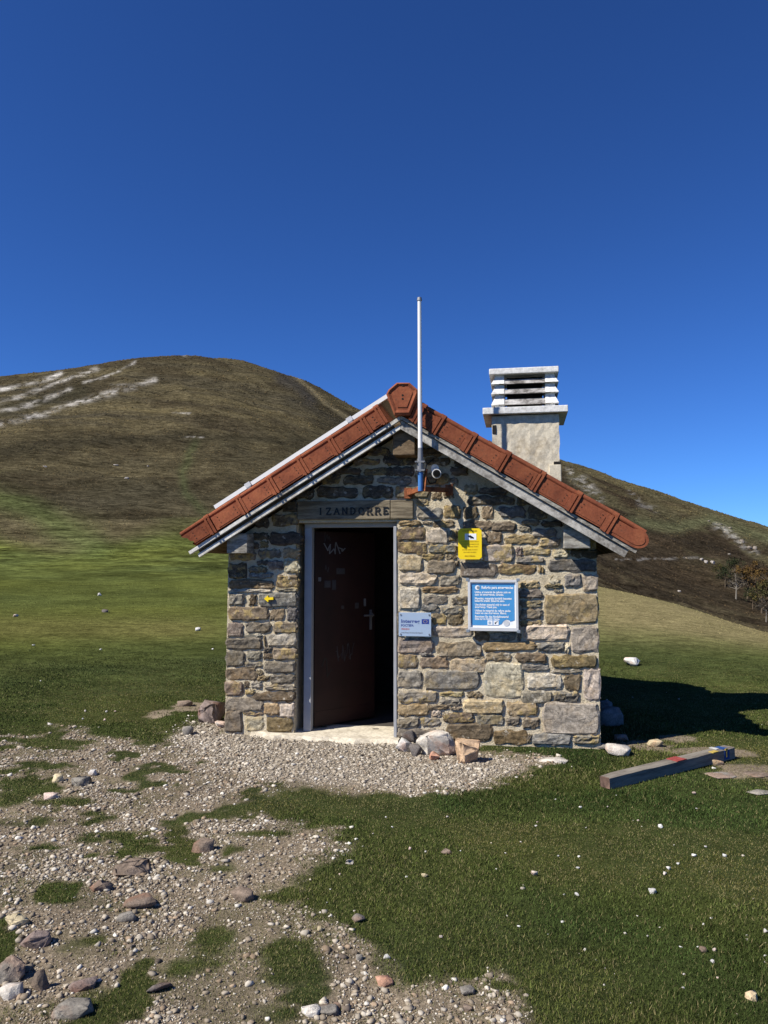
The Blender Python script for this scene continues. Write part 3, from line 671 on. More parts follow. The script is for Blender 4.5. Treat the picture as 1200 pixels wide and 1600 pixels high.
COL = {'g': (0.245, 0.222, 0.185), 'b': (0.215, 0.178, 0.13), 'd': (0.135, 0.118, 0.095), 'u': (0.215, 0.21, 0.195), 'o': (0.26, 0.205, 0.125), 't': (0.34, 0.28, 0.185),
       'w': (0.54, 0.49, 0.405), 'l': (0.41, 0.375, 0.31), 'y': (0.40, 0.345, 0.22), 'k': (0.12, 0.105, 0.085), 'p': (0.19, 0.155, 0.135)}  # d, k: dark stones, and gable shade put into the stone colour
def stone_mesh(q, seed, proud=0.020, back=0.05, nu=9, nv=6, rnd=0.42):
    """q: four corners (a,b) bl, br, tr, tl on a wall; returns grid of (a, b, out)"""
    rs = random.Random(seed); q = [(a + rs.uniform(-0.011, 0.011), b + rs.uniform(-0.009, 0.009)) for a, b in q]
    wd = math.dist(q[0], q[1]); ht = math.dist(q[0], q[3])
    if wd > 2.2 * ht: nu = 12
    elif wd < 1.3 * ht: nu = 7
    tu, tv = rs.uniform(-0.35, 0.35), rs.uniform(-0.35, 0.35); ph = [rs.uniform(0, 6.3) for _ in range(6)]; fq = [rs.uniform(2.0, 5.5) for _ in range(6)]
    crack = rs.uniform(-0.6, 0.6); cs = rs.choice((-1, 1)) * rs.uniform(0.0, 0.012)
    pr = proud * rs.uniform(0.55, 1.25)
    V = []; bu, bv = min(0.016 / wd, 0.18), min(0.016 / ht, 0.2)
    US = [-1] + [(-1 + bu * 2) + (2 - 4 * bu) * k / (nu - 3) for k in range(nu - 2)] + [1]; VS = [-1] + [(-1 + bv * 2) + (2 - 4 * bv) * k / (nv - 3) for k in range(nv - 2)] + [1]
    for j in range(nv):
        v = VS[j]
        for i in range(nu):
            u = US[i]
            uu = u * math.sqrt(max(0, 1 - rnd * 0.5 * v * v)) if ht < wd else u * math.sqrt(1 - rnd * 0.35 * v * v)
            vv = v * math.sqrt(max(0, 1 - rnd * 0.28 * u ** 4))
            a_, b_ = (uu + 1) / 2, (vv + 1) / 2
            A = (q[0][0] * (1 - a_) + q[1][0] * a_) * (1 - b_) + (q[3][0] * (1 - a_) + q[2][0] * a_) * b_
            B = (q[0][1] * (1 - a_) + q[1][1] * a_) * (1 - b_) + (q[3][1] * (1 - a_) + q[2][1] * a_) * b_
            edge = max(abs(u), abs(v))
            if edge > 0.99:
                A += 0.007 * math.sin(fq[0] * v * 2 + ph[0]) + rs.uniform(-0.004, 0.004); B += 0.008 * math.sin(fq[1] * u * 1.6 + ph[1]) + rs.uniform(-0.0045, 0.0045)
            d = pr * (0.45 if edge > 0.99 else 1.0) + 0.006 * (tu * u + tv * v) * 2
            if abs(u) < 0.99 and abs(v) < 0.99:
                d += 0.004 * math.sin(fq[2] * u + ph[2]) * math.sin(fq[3] * v + ph[3]) + rs.uniform(-0.0028, 0.0028) + (0.7 * cs if v + 0.25 * math.sin(3 * u + ph[4]) > crack else 0)
            V.append((A, B, d))
    F = [(j * nu + i, j * nu + i + 1, (j + 1) * nu + i + 1, (j + 1) * nu + i) for j in range(nv - 1) for i in range(nu - 1)]
    ring = [i for i in range(nu)] + [j * nu + nu - 1 for j in range(1, nv)] + [(nv - 1) * nu + i for i in range(nu - 2, -1, -1)] + [j * nu for j in range(nv - 2, 0, -1)]
    o = len(V)
    for k in ring: V.append((V[k][0], V[k][1], -back))
    n = len(ring)
    F += [(ring[k], o + k, o + (k + 1) % n, ring[(k + 1) % n]) for k in range(n)]
    return V, F
def add_stone(V, F, fn, col, parent, seed):
    rs = random.Random(seed * 3 + 1)
    b = MB(); b.add([fn(*q) for q in V], F); cx = [sum(q[k] for q in b.v) / len(b.v) for k in range(3)]
    b.v = [(q[0] - cx[0], q[1] - cx[1], q[2] - cx[2]) for q in b.v]
    o = link('stone', b.mesh('stone', ['stone']), parent); o.location = cx
    for p in o.data.polygons: p.use_smooth = False
    k = 0.86 * rs.uniform(0.68, 1.25); o.color = (1.05 * col[0] * k * rs.uniform(0.95, 1.05), col[1] * k, 0.93 * col[2] * k * rs.uniform(0.93, 1.07), 1)
    return o
Z3 = (330, 820, 3.871); Z4 = (600, 700, 3.3333); Z5 = (600, 920, 3.3333); ZP = (0, 0, 1.0)
STONES = [
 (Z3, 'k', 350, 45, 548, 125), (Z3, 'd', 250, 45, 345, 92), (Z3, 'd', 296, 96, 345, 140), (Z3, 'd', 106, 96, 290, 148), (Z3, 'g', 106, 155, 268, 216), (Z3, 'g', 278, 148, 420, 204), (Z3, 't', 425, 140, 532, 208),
 (Z3, 'l', 440, 210, 528, 292), (Z3, 'g', 345, 212, 434, 272), (Z3, 'd', 98, 235, 215, 324), (Z3, 'g', 220, 246, 335, 288), (Z3, 'd', 272, 212, 340, 242), (Z3, 'u', 225, 292, 368, 326), (Z3, 'b', 103, 330, 378, 388),
 (Z3, 'b', 390, 305, 527, 378), (Z3, 'l', 115, 391, 366, 407), (Z3, 'l', 386, 382, 520, 402), (Z3, 'g', 103, 410, 200, 484), (Z3, 'd', 225, 422, 270, 486), (Z3, 'u', 278, 408, 520, 500),
 (Z3, 'b', 100, 498, 345, 578), (Z3, 'b', 350, 507, 442, 580), (Z3, 'u', 453, 506, 520, 584), (Z3, 'p', 95, 587, 188, 674), (Z3, 'g', 203, 590, 362, 657), (Z3, 'g', 368, 588, 516, 655),
 (Z3, 'u', 195, 661, 306, 681), (Z3, 'g', 86, 684, 310, 755), (Z3, 't', 312, 672, 330, 734), (Z3, 'l', 333, 661, 514, 742), (Z3, 'g', 84, 760, 200, 860), (Z3, 'g', 214, 768, 306, 818), (Z3, 'u', 312, 745, 364, 774),
 (Z3, 'b', 310, 778, 366, 816), (Z3, 'b', 371, 749, 514, 820), (Z3, 'u', 200, 828, 304, 868), (Z3, 'g', 313, 825, 508, 900), (Z3, 'b', 80, 867, 272, 940), (Z3, 'b', 276, 876, 306, 910), (Z3, 'b', 276, 914, 348, 950),
 (Z3, 'g', 354, 906, 506, 962), (Z3, 'p', 79, 947, 190, 1032), (Z3, 'b', 196, 947, 228, 990), (Z3, 'l', 232, 948, 308, 990), (Z3, 'y', 204, 993, 256, 1026), (Z3, 'g', 314, 966, 505, 1004), (Z3, 'b', 252, 1010, 503, 1068),
 (Z3, 'g', 76, 1046, 310, 1126), (Z3, 'o', 318, 1082, 406, 1150), (Z3, 'w', 412, 1080, 500, 1164), (Z3, 'b', 190, 1134, 314, 1156), (Z3, 'g', 74, 1128, 185, 1260), (Z3, 'l', 198, 1162, 316, 1252), (Z3, 'o', 323, 1168, 490, 1258),
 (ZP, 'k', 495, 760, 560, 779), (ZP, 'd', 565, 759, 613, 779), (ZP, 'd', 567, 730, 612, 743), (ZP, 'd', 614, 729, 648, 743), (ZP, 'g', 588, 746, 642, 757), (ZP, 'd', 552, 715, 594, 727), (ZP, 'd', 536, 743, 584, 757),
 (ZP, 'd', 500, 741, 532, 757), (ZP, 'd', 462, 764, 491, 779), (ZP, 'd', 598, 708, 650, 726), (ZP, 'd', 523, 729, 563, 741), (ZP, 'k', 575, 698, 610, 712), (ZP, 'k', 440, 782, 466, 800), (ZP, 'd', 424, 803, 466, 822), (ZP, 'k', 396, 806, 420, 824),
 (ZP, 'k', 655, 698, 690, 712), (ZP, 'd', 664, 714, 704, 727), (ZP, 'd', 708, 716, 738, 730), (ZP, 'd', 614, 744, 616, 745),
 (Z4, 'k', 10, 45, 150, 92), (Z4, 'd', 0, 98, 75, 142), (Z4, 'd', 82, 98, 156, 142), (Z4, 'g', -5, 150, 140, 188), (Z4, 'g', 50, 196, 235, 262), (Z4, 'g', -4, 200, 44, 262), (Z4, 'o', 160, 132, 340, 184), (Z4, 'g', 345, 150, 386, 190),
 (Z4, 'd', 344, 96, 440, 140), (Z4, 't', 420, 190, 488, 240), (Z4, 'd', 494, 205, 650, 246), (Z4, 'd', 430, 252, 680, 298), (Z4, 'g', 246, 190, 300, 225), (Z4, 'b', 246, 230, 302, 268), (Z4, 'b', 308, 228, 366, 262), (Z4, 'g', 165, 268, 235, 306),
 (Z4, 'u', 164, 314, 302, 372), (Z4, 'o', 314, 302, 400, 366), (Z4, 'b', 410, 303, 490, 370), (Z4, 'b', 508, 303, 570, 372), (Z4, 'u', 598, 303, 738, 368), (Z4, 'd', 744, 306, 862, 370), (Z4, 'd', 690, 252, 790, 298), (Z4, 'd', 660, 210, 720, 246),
 (Z4, 'o', 75, 378, 200, 403), (Z4, 'b', 204, 379, 250, 402), (Z4, 'b', 255, 375, 372, 416), (Z4, 'b', 412, 376, 560, 419), (Z4, 'b', 563, 386, 690, 434), (Z4, 'g', 714, 378, 812, 402), (Z4, 'g', 698, 404, 768, 437), (Z4, 'u', 773, 416, 900, 464), (Z4, 'd', 815, 376, 930, 412),
 (Z4, 'b', 67, 411, 212, 482), (Z4, 'l', 216, 418, 336, 500), (Z4, 'b', 337, 426, 386, 490), (Z4, 'b', 530, 434, 610, 492), (Z4, 'o', 628, 446, 803, 502), (Z4, 'g', 806, 466, 922, 520), (Z4, 'b', 66, 487, 220, 552), (Z4, 'u', 232, 500, 386, 548),
 (Z4, 'w', 504, 500, 678, 596), (Z4, 'p', 690, 514, 726, 566), (Z4, 'y', 722, 520, 866, 560), (Z4, 'l', 874, 530, 968, 572), (Z4, 'b', 200, 551, 312, 580), (Z4, 'b', 318, 553, 386, 582), (Z4, 't', 67, 560, 203, 640), (Z4, 'b', 222, 586, 372, 656),
 (Z4, 'b', 372, 588, 392, 616), (Z4, 'g', 396, 596, 590, 674), (Z4, 'o', 594, 603, 800, 656), (Z4, 'u', 682, 564, 836, 600), (Z4, 'u', 850, 578, 1112, 648), (Z4, 'd', 972, 528, 1112, 572), (Z4, 'l', 68, 650, 276, 712), (Z4, 'g', 285, 668, 396, 720),
 (Z4, 'o', 195, 722, 382, 760), (Z4, 'l', 68, 727, 186, 846), (Z4, 'g', 200, 765, 335, 813), (Z4, 'd', 350, 772, 440, 822), (Z4, 'u', 190, 816, 283, 856), (Z4, 'u', 298, 824, 418, 866), (Z4, 't', 706, 692, 806, 732), (Z4, 't', 802, 612, 836, 656),
 (Z4, 'l', 856, 664, 914, 704), (Z4, 't', 842, 708, 934, 730), (Z4, 'u', 936, 656, 1028, 720), (Z4, 'l', 1034, 656, 1116, 748), (Z4, 'g', 705, 738, 826, 786), (Z4, 'g', 708, 792, 822, 834), (Z4, 'l', 885, 734, 930, 752),
 (Z5, 'g', 706, 107, 820, 163), (Z5, 'b', 706, 168, 822, 204), (Z5, 't', 836, 24, 1118, 184), (Z5, 'b', 246, 130, 320, 188), (Z5, 'b', 330, 134, 412, 192), (Z5, 'g', 70, 120, 100, 250), (Z5, 'w', 248, 197, 465, 254), (Z5, 'w', 724, 186, 963, 268), (Z5, 'l', 968, 192, 1118, 330),
 (Z5, 'o', 470, 225, 548, 270), (Z5, 'u', 552, 228, 686, 268), (Z5, 'p', 694, 232, 716, 270), (Z5, 'g', 68, 258, 262, 338), (Z5, 'b', 272, 276, 512, 356), (Z5, 'o', 518, 274, 795, 328), (Z5, 'u', 800, 280, 940, 333), (Z5, 'w', 942, 290, 968, 333),
 (Z5, 'u', 186, 334, 256, 352), (Z5, 'b', 66, 344, 172, 418), (Z5, 'b', 183, 355, 335, 416), (Z5, 'b', 525, 333, 666, 378), (Z5, 'b', 680, 332, 850, 386), (Z5, 'g', 466, 346, 520, 374), (Z5, 'w', 336, 364, 534, 446), (Z5, 'u', 720, 393, 858, 430),
 (Z5, 'o', 866, 344, 1118, 414), (Z5, 'g', 866, 419, 1026, 440), (Z5, 'l', 1034, 420, 1128, 582), (Z5, 'g', 66, 424, 202, 520), (Z5, 'u', 206, 422, 504, 526), (Z5, 'l', 516, 382, 728, 570), (Z5, 'w', 742, 440, 932, 522), (Z5, 'b', 938, 446, 1030, 532),
 (Z5, 'l', 66, 528, 282, 596), (Z5, 'y', 286, 534, 420, 566), (Z5, 'b', 432, 538, 514, 572), (Z5, 'g', 718, 533, 878, 602), (Z5, 'u', 884, 536, 1018, 600), (Z5, 'o', 66, 602, 235, 660), (Z5, 'b', 238, 604, 336, 632), (Z5, 'g', 293, 571, 404, 612),
 (Z5, 'w', 247, 636, 300, 670), (Z5, 'y', 412, 580, 628, 652), (Z5, 't', 634, 586, 804, 664), (Z5, 'w', 818, 592, 1128, 758), (Z5, 'b', 306, 643, 472, 698), (Z5, 'u', 480, 656, 626, 718), (Z5, 'g', 632, 668, 716, 720), (Z5, 'b', 720, 674, 812, 726),
 (Z5, 'g', 66, 666, 188, 726), (Z5, 'g', 191, 674, 292, 718), (Z5, 'b', 320, 702, 566, 794), (Z5, 'o', 568, 734, 748, 812), (Z5, 'u', 770, 752, 978, 816), (Z5, 'g', 985, 764, 1130, 816), (Z5, 'g', 66, 730, 276, 782), (Z5, 'l', 281, 736, 316, 776),
 (Z5, 'g', 338, 616, 400, 632), (Z5, 'd', 748, 758, 768, 812)]
f_front = lambda a, b, d: (a, -d, b)
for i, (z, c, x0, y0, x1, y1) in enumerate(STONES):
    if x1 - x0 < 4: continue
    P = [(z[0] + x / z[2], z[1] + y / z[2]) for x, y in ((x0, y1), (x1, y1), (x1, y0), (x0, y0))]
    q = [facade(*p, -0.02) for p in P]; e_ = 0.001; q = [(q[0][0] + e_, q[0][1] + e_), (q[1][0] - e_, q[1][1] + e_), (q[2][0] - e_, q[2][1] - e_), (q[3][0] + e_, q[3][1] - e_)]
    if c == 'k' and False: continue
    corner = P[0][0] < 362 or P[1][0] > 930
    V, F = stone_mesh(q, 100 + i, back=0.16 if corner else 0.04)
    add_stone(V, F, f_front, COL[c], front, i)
def random_wall(parent, a0, a1, b0, b1, fn, seed):
    rs = random.Random(seed); b = b0
    while b < b1 - 0.07:
        hgt = min(rs.uniform(0.09, 0.2), b1 - b); a = a0
        while a < a1 - 0.05:
            w = rs.uniform(0.14, 0.48); e = min(a + w, a1)
            if a1 - e < 0.1: e = a1
            q = [(a + 0.008, b + 0.008), (e - 0.008, b + 0.008), (e - 0.008, b + hgt - 0.008), (a + 0.008, b + hgt - 0.008)]
            V, F = stone_mesh(q, rs.randrange(99999), nu=6, nv=4)
            add_stone(V, F, fn, COL[rs.choice('gbbugoltdg')], parent, rs.randrange(99999)); a = e
        b += hgt
random_wall(left_w, 0.14, DEPTH, -0.1, low(XL), lambda a, b, d: (XL + 0.02 - d, a, b), 5)
random_wall(right_w, 0.14, DEPTH, -0.1, low(XR), lambda a, b, d: (XR - 0.02 + d, a, b), 6)

# lintel with its cut letters
la, lb = facade(466, 813), facade(646, 781)
lint = MB().box(la[0], lb[0] - 0.222, -0.035, 0.2, la[1] + 0.002, lb[1]).box(lb[0] - 0.219, lb[0], -0.031, 0.2, la[1] + 0.002, lb[1] - 0.003).build('lintel', 'lintel_wood', front, bevel=0.006)
a, b = facade(496, 804.5), facade(610.5, 804.5)
def serif_word(parent, s, x0, x1, z0, hgt, y, material):
    """wide slab-serif capitals cut from flat bars"""
    G = {'I': [[(.5, 0), (.5, 1)]], 'Z': [[(.12, 1), (.9, 1), (.1, 0), (.92, 0)], [(.92, 0), (.92, .2)], [(.12, 1), (.12, .8)]], 'A': [[(.08, 0), (.5, 1), (.92, 0)], [(.27, .36), (.75, .36)]],
         'N': [[(.14, 0), (.14, 1), (.86, 0), (.86, 1)]], 'D': [[(.15, 0), (.15, 1), (.5, 1), (.82, .78), (.88, .5), (.82, .22), (.5, 0), (.15, 0)]],
         'O': [[(.5, 0), (.2, .14), (.08, .5), (.2, .86), (.5, 1), (.8, .86), (.92, .5), (.8, .14), (.5, 0)]], 'R': [[(.16, 0), (.16, 1), (.62, 1), (.84, .86), (.84, .64), (.62, .5), (.16, .5)], [(.5, .5), (.9, 0)]],
         'E': [[(.84, .16), (.84, 0), (.16, 0), (.16, 1), (.84, 1), (.84, .84)], [(.16, .52), (.66, .52)]]}
    SER = {'I': [(.5, 0), (.5, 1)], 'A': [(.08, 0), (.92, 0)], 'N': [(.14, 0), (.86, 1), (.14, 1)], 'R': [(.16, 0), (.9, 0), (.16, 1)], 'D': [(.15, 0), (.15, 1)], 'E': [(.16, 0), (.16, 1)], 'Z': [], 'O': []}
    step = (x1 - x0) / len(s); w = step * 0.68; th = hgt * 0.19
    for k, ch in enumerate(s):
        bx = x0 + k * step + step * 0.16; mb = MB(); ex = 0.0
        for st in G[ch]:
            for p, q in zip(st[:-1], st[1:]):
                mb.bar((bx + p[0] * w, y - ex, z0 + p[1] * hgt), (bx + q[0] * w, y - ex, z0 + q[1] * hgt), 0.008, th, up=(0.001, -1, 0)) if False else mb.bar((bx + p[0] * w, y - ex, z0 + p[1] * hgt), (bx + q[0] * w, y - ex, z0 + q[1] * hgt), th, 0.008, up=(0, -1, 0)); ex += 0.0004
        for p in SER[ch]:
            mb.bar((bx + (p[0] - .16) * w, y - ex, z0 + p[1] * hgt), (bx + (p[0] + .16) * w, y - ex, z0 + p[1] * hgt), th * 0.8, 0.008, up=(0, -1, 0)); ex += 0.0004
        mb.build('letter', 'letter', parent)
serif_word(lint, 'IZANDORRE', a[0], b[0], a[1], 0.062, -0.037, 'letter')
# painted yellow trail arrow on one pier stone
ax, az_ = facade(420.5, 935.5, -0.03)
arrow = MB().prism([(ax - 0.045, az_), (ax - 0.005, az_ + 0.034), (ax - 0.002, az_ + 0.013), (ax + 0.048, az_ + 0.016), (ax + 0.05, az_ - 0.008), (ax, az_ - 0.011), (ax - 0.002, az_ - 0.033)], -0.054, -0.02).build('painted_arrow', 'yellow', front)
tag(arrow, 'yellow painted trail arrow pointing away from the door')

# threshold slab with a broken edge
def slab():
    rs = random.Random(4); b = MB(); n = 22; x0, x1 = -1.42, 0.05; top, bot = [], []
    for k in range(n + 1):
        x = x0 + (x1 - x0) * k / n; o = rs.uniform(-0.02, 0.02); e = 0.06 * max(0, 1 - k / 5)
        top.append((x, -0.10 + o + e, -0.012 + rs.uniform(-0.006, 0.004) - e * 0.3)); bot.append((x, -0.17 + o * 1.6 + rs.uniform(-0.03, 0.03) + e, -0.115))
    mid = [((t[0] + q[0]) / 2, (t[1] + q[1]) / 2 - 0.015 + rs.uniform(-0.012, 0.012), -0.05 + rs.uniform(-0.012, 0.012)) for t, q in zip(top, bot)]
    back = [(t[0], 0.45 if t[0] > DX0 + 0.012 else -0.0, -0.006) for t in top]
    rows = [back, top, mid, bot]; vs = [p for r_ in rows for p in r_]; m = n + 1
    fs = [(j * m + i, j * m + i + 1, (j + 1) * m + i + 1, (j + 1) * m + i) for j in range(3) for i in range(n)]
    return b.add(vs, fs)
slab().build('threshold', 'slab', hut)

# door frame and leaf
FR0, FR1 = -0.925, 0.012
fr = MB(); fr.box(FR0, FR0 + 0.075, 0.10, 0.19, -0.01, 1.985).box(FR1 - 0.022, FR1 + 0.008, -0.012, 0.19, -0.01, 1.985).box(FR0 - 0.001, FR1 + 0.007, 0.099, 0.191, 1.985, 2.028)
fr.build('door_frame', 'frame_grey', hut, bevel=0.004)
leaf = empty('door', HUT_M @ Matrix.Translation((FR0 + 0.082, 0.195, 0.0)) @ Matrix.Rotation(R(52), 4, 'Z'))
leaf.parent = hut; leaf.matrix_parent_inverse = HUT_M.inverted()
LW = 0.80
panel = MB().box(0, LW, 0, 0.045, 0.012, 1.955).build('panel', 'door_red', leaf, bevel=0.004)
MB().box(0.005, LW - 0.005, -0.004, 0.049, 0.02, 0.16).build('kick_plate', 'door_red', panel)
hd = MB(); hd.box(LW - 0.075, LW - 0.045, -0.008, 0.002, 0.93, 1.14).tube((LW - 0.06, -0.005, 1.085), (LW - 0.06, -0.05, 1.085), 0.009).tube((LW - 0.06, -0.05, 1.085), (LW - 0.19, -0.052, 1.085), 0.009).tube((LW - 0.06, -0.006, 1.085), (LW - 0.06, -0.018, 1.085), 0.026, n=14)
hd.build('handle', 'grey_metal', leaf)
def scribble(cx, cz, w, h, n, seed, material, t=0.007):
    rs = random.Random(seed); b = MB(); p = None
    for k in range(n):
        q = (cx + w * (k / n - 0.5) + rs.uniform(-0.1, 0.1) * w, -0.0022 - 0.00015 * k, cz + rs.uniform(-0.5, 0.5) * h)
        if p: b.bar(p, q, t, 0.001, up=(0, -1, 0))
        p = q
    b.build('graffiti', material, panel)
scribble(0.27, 1.79, 0.28, 0.13, 15, 1, 'scribble', 0.012); scribble(0.16, 1.9, 0.09, 0.12, 6, 2, 'scribble_dim'); scribble(0.40, 0.72, 0.24, 0.20, 26, 3, 'scribble_dim', 0.006); scribble(0.16, 1.58, 0.06, 0.1, 6, 9, 'scribble_dim')
scribble(0.16, 0.5, 0.14, 0.4, 5, 5, 'black', 0.012)
for cx, cz, w, h, m_ in ((0.33, 1.55, 0.11, 0.06, 'scribble_dim'), (0.16, 1.42, 0.08, 0.07, 'scribble_dim'), (0.245, 1.41, 0.05, 0.10, 'scribble_dim'), (0.06, 1.47, 0.035, 0.04, 'scribble'), (0.36, 1.18, 0.035, 0.035, 'scribble_dim'), (0.55, 1.19, 0.05, 0.06, 'scribble_dim'), (0.66, 1.22, 0.03, 0.08, 'scribble')):
    MB().box(cx - w / 2, cx + w / 2, -0.0016, 0.001, cz - h / 2, cz + h / 2).build('sticker', m_, panel)
crate = empty('storage_box', HUT_M @ Matrix.Translation((0.02, 1.25, -0.008)))
tag(crate, 'pale storage box on the dark floor inside the doorway', 'box')
MB().box(-0.2, 0.25, 0, 0.35, 0, 0.62).build('body', 'crate', crate, bevel=0.01); MB().box(-0.21, 0.26, -0.01, 0.36, 0.622, 0.66).build('lid', 'crate', crate, bevel=0.008)

# roof --------------------------------------------------------------
Y0, Y1 = -0.27, DEPTH + 0.22
def slope_fn(side):
    ca, sa = math.cos(ANG), math.sin(ANG)
    def fn(s, y, t):        # s: down the slope from the ridge, t: above the lower board edge line
        return (XC + side * (s * ca + t * sa), y, LOW - s * sa + t * ca)
    return fn
SLEN = 2.33
roof = empty('roof', HUT_M); roof.parent = hut; roof.matrix_parent_inverse = HUT_M.inverted()
for side in (-1, 1):
    fn = slope_fn(side); f2 = lambda x, y, z: fn(x if x > 0.07 else -z * math.tan(ANG) + 0.0015, y, z)
    MB().box(0.062, SLEN - 0.03, Y0 + 0.06, Y1, 0.045, 0.085, fn=f2).build('roof_deck', 'old_beam', roof)
    bl = SLEN - 0.02 if side < 0 else SLEN
    MB().box(0.0, bl, Y0 + 0.012, Y0 + 0.045, 0.0, 0.034 if side < 0 else 0.072, fn=f2).build('barge_board', 'board_pale' if side < 0 else 'board_grey', roof)
    MB().box(-0.02 if side > 0 else 0.035, bl + 0.06, Y0 - 0.012, Y0 + 0.03, 0.068 if side < 0 else 0.078, 0.100 if side < 0 else 0.108, fn=f2).build('barge_board', 'board_pale' if side < 0 else 'purlin_grey', roof)
    # field tiles: shared mesh, laid in courses with a slight wave
    tm = MB(); n = 9; wv = 0.24; ln = 0.40
    top = [[(s_, -wv / 2 + wv * k / (n - 1), 0.020 * math.cos(2 * math.pi * k / (n - 1)) + dz) for k in range(n)] for s_, dz in ((0, 0.0), (ln, 0.028))]
    vs = [p for row in top for p in row] + [(p[0], p[1], p[2] - 0.016) for row in top for p in row]
    fs = [(k, k + 1, n + k + 1, n + k) for k in range(n - 1)] + [(2 * n + k + 1, 2 * n + k, 3 * n + k, 3 * n + k + 1) for k in range(n - 1)] + [(n + k, n + k + 1, 3 * n + k + 1, 3 * n + k) for k in range(n - 1)]
    ca, sa = math.cos(ANG), math.sin(ANG)
    tm.add([(side * (s_ * ca + t * sa), y, -s_ * sa + t * ca) for s_, y, t in vs], fs); me = tm.mesh('roof_tile', ['terracotta'], True)
    for r_ in range(6):
        for k in range(10):
            o = link('roof_tile', me, roof); o.location = fn(0.10 + r_ * 0.368, Y0 + 0.24 + k * 0.238, 0.135)
# verge tiles
def verge_mesh(ln, end=None, wide=False):
    """in s (down slope), y, t; panel 0.17 high with a roll along its top and a double collar at the upper end"""
    b = MB(); H0, H1 = 0.116, 0.258; HR = 0.287
    if end == 'round':
        pts = [(0, H0), (ln - 0.10, H0 - 0.004)] + [(ln - 0.10 + 0.115 * math.sin(t), H0 + 0.084 - 0.088 * math.cos(t)) for t in np.linspace(0.25, math.pi - 0.2, 10)] + [(ln - 0.16, H1), (0, H1)]
        b.prism(pts, -0.022, 0.02)
        inn = [(0.07, H0 + 0.025), (ln - 0.10, H0 + 0.022)] + [(ln - 0.10 + 0.085 * math.sin(t), H0 + 0.084 - 0.062 * math.cos(t)) for t in np.linspace(0.3, math.pi - 0.3, 8)] + [(ln - 0.16, H1 - 0.035), (0.07, H1 - 0.035)]
        b.prism(inn, -0.0265, -0.01)
        b.tube((0, 0.012, HR), (ln - 0.05, 0.012, HR - 0.006), 0.023, n=12)
    else:
        if end == 'broken': pts = [(0, H0), (ln - 0.03, H0), (ln - 0.045, H0 + 0.03), (ln + 0.0, H0 + 0.06), (ln + 0.012, H0 + 0.10), (ln + 0.05, H0 + 0.13), (ln + 0.06, H1), (0, H1)]
        else: pts = [(0, H0), (ln, H0), (ln, H1), (0, H1)]
        b.prism(pts, -0.02, 0.02); L2 = ln + (0.06 if end == 'broken' else 0.012)
        b.prism([(0.075, H0 + 0.014), (ln - 0.03, H0 + 0.014), (ln - 0.03, H1 - 0.038), (0.075, H1 - 0.038)], -0.0245, -0.01)
        b.tube((0, 0.012, HR), (L2, 0.012, HR), 0.023, n=12); b.box(0.0, ln, 0.0, 0.06, H1 - 0.01, HR)
    b.box(0.0, 0.022, -0.032, 0.015, H0 - 0.010, H1 + 0.012); b.box(0.034, 0.055, -0.036, 0.015, H0 - 0.012, H1 + 0.016)
    if wide: b.box(-0.030, 0.0005, -0.0285, 0.015, H0 - 0.006, H1 + 0.008)
    b.tube((0.0, 0.012, HR), (0.055, 0.012, HR), 0.030, n=12)
    for sx in (0.10, ln - 0.07):
        for k in range(3): b.tube((sx + 0.004 * k, -0.02, H0 + 0.045 + 0.032 * k), (sx + 0.004 * k, -0.0262, H0 + 0.045 + 0.032 * k), 0.0048, n=6, mi=1)
    return b
def place_verge(side, s, mb, name='verge_tile'):
    fn = slope_fn(side); b = MB(); c = fn(s, Y0 - 0.005, 0)
    b.v = [tuple(np.subtract(fn(q[0] + s, q[1] + Y0 - 0.005, q[2]), c)) for q in mb.v]; b.f = mb.f; b.m = mb.m
    o = b.build(name, ['terracotta', 'soot'], roof); rs = random.Random(int(s * 1000) + side); o.location = (c[0], c[1] + rs.uniform(-0.006, 0.006), c[2] + rs.uniform(-0.003, 0.004)); o.rotation_euler = (rs.uniform(-0.01, 0.01), rs.uniform(-0.008, 0.008), rs.uniform(-0.015, 0.015)); return o
def s_of(px, py, side):
    x, z = facade(px, py, Y0 - 0.03); return side * (x - XC) * math.cos(ANG) - (z - LOW) * math.sin(ANG)
LS = [s_of(*p, -1) for p in ((573, 657), (523, 689), (474, 720), (427, 750), (377, 780), (328, 810))]
RS = [s_of(*p, 1) for p in ((684, 655), (732, 685), (785, 715), (838, 747), (895, 780), (951, 813))]
le = s_of(284, 838, -1); re_ = s_of(1016, 840, 1)
for side, ss, endp, kind in ((-1, LS, le - 0.05, 'broken'), (1, RS, re_, 'round')):
    ss = [0.06] + ss
    for k, s_ in enumerate(ss):
        e = ss[k + 1] if k + 1 < len(ss) else endp
        mb = verge_mesh(e - s_ - 0.004, kind if k + 1 == len(ss) else None, wide=side > 0)
        place_verge(side, s_, mb)
# ridge tiles and the ridge end plate
RZ = LOW + 0.365
for k in range(6):
    b = MB(); n = 10; ln = 0.40
    pr = [(0.125 * math.cos(t), 0.085 * math.sin(t)) for t in np.linspace(-0.1, math.pi + 0.1, n)]
    vs = [(x, y, z + (0.012 if y == 0 else 0)) for y in (0, ln) for x, z in pr] + [(x * 0.86, y, z * 0.82 - 0.004) for y in (0, ln) for x, z in pr]
    fs = [(i, i + 1, n + i + 1, n + i) for i in range(n - 1)] + [(2 * n + i, 3 * n + i, 3 * n + i + 1, 2 * n + i + 1) for i in range(n - 1)] + [(i, 2 * n + i, 2 * n + i + 1, i + 1) for i in range(n - 1)]
    o = b.add(vs, fs).build('ridge_tile', 'terracotta', roof, smooth=True); o.location = (XC, Y0 + 0.02 + k * 0.385, RZ - 0.045 + 0.0)
PX = [(604, 614), (618, 599), (640, 598), (654, 611), (647, 637), (639, 649), (617, 649), (609, 636)]
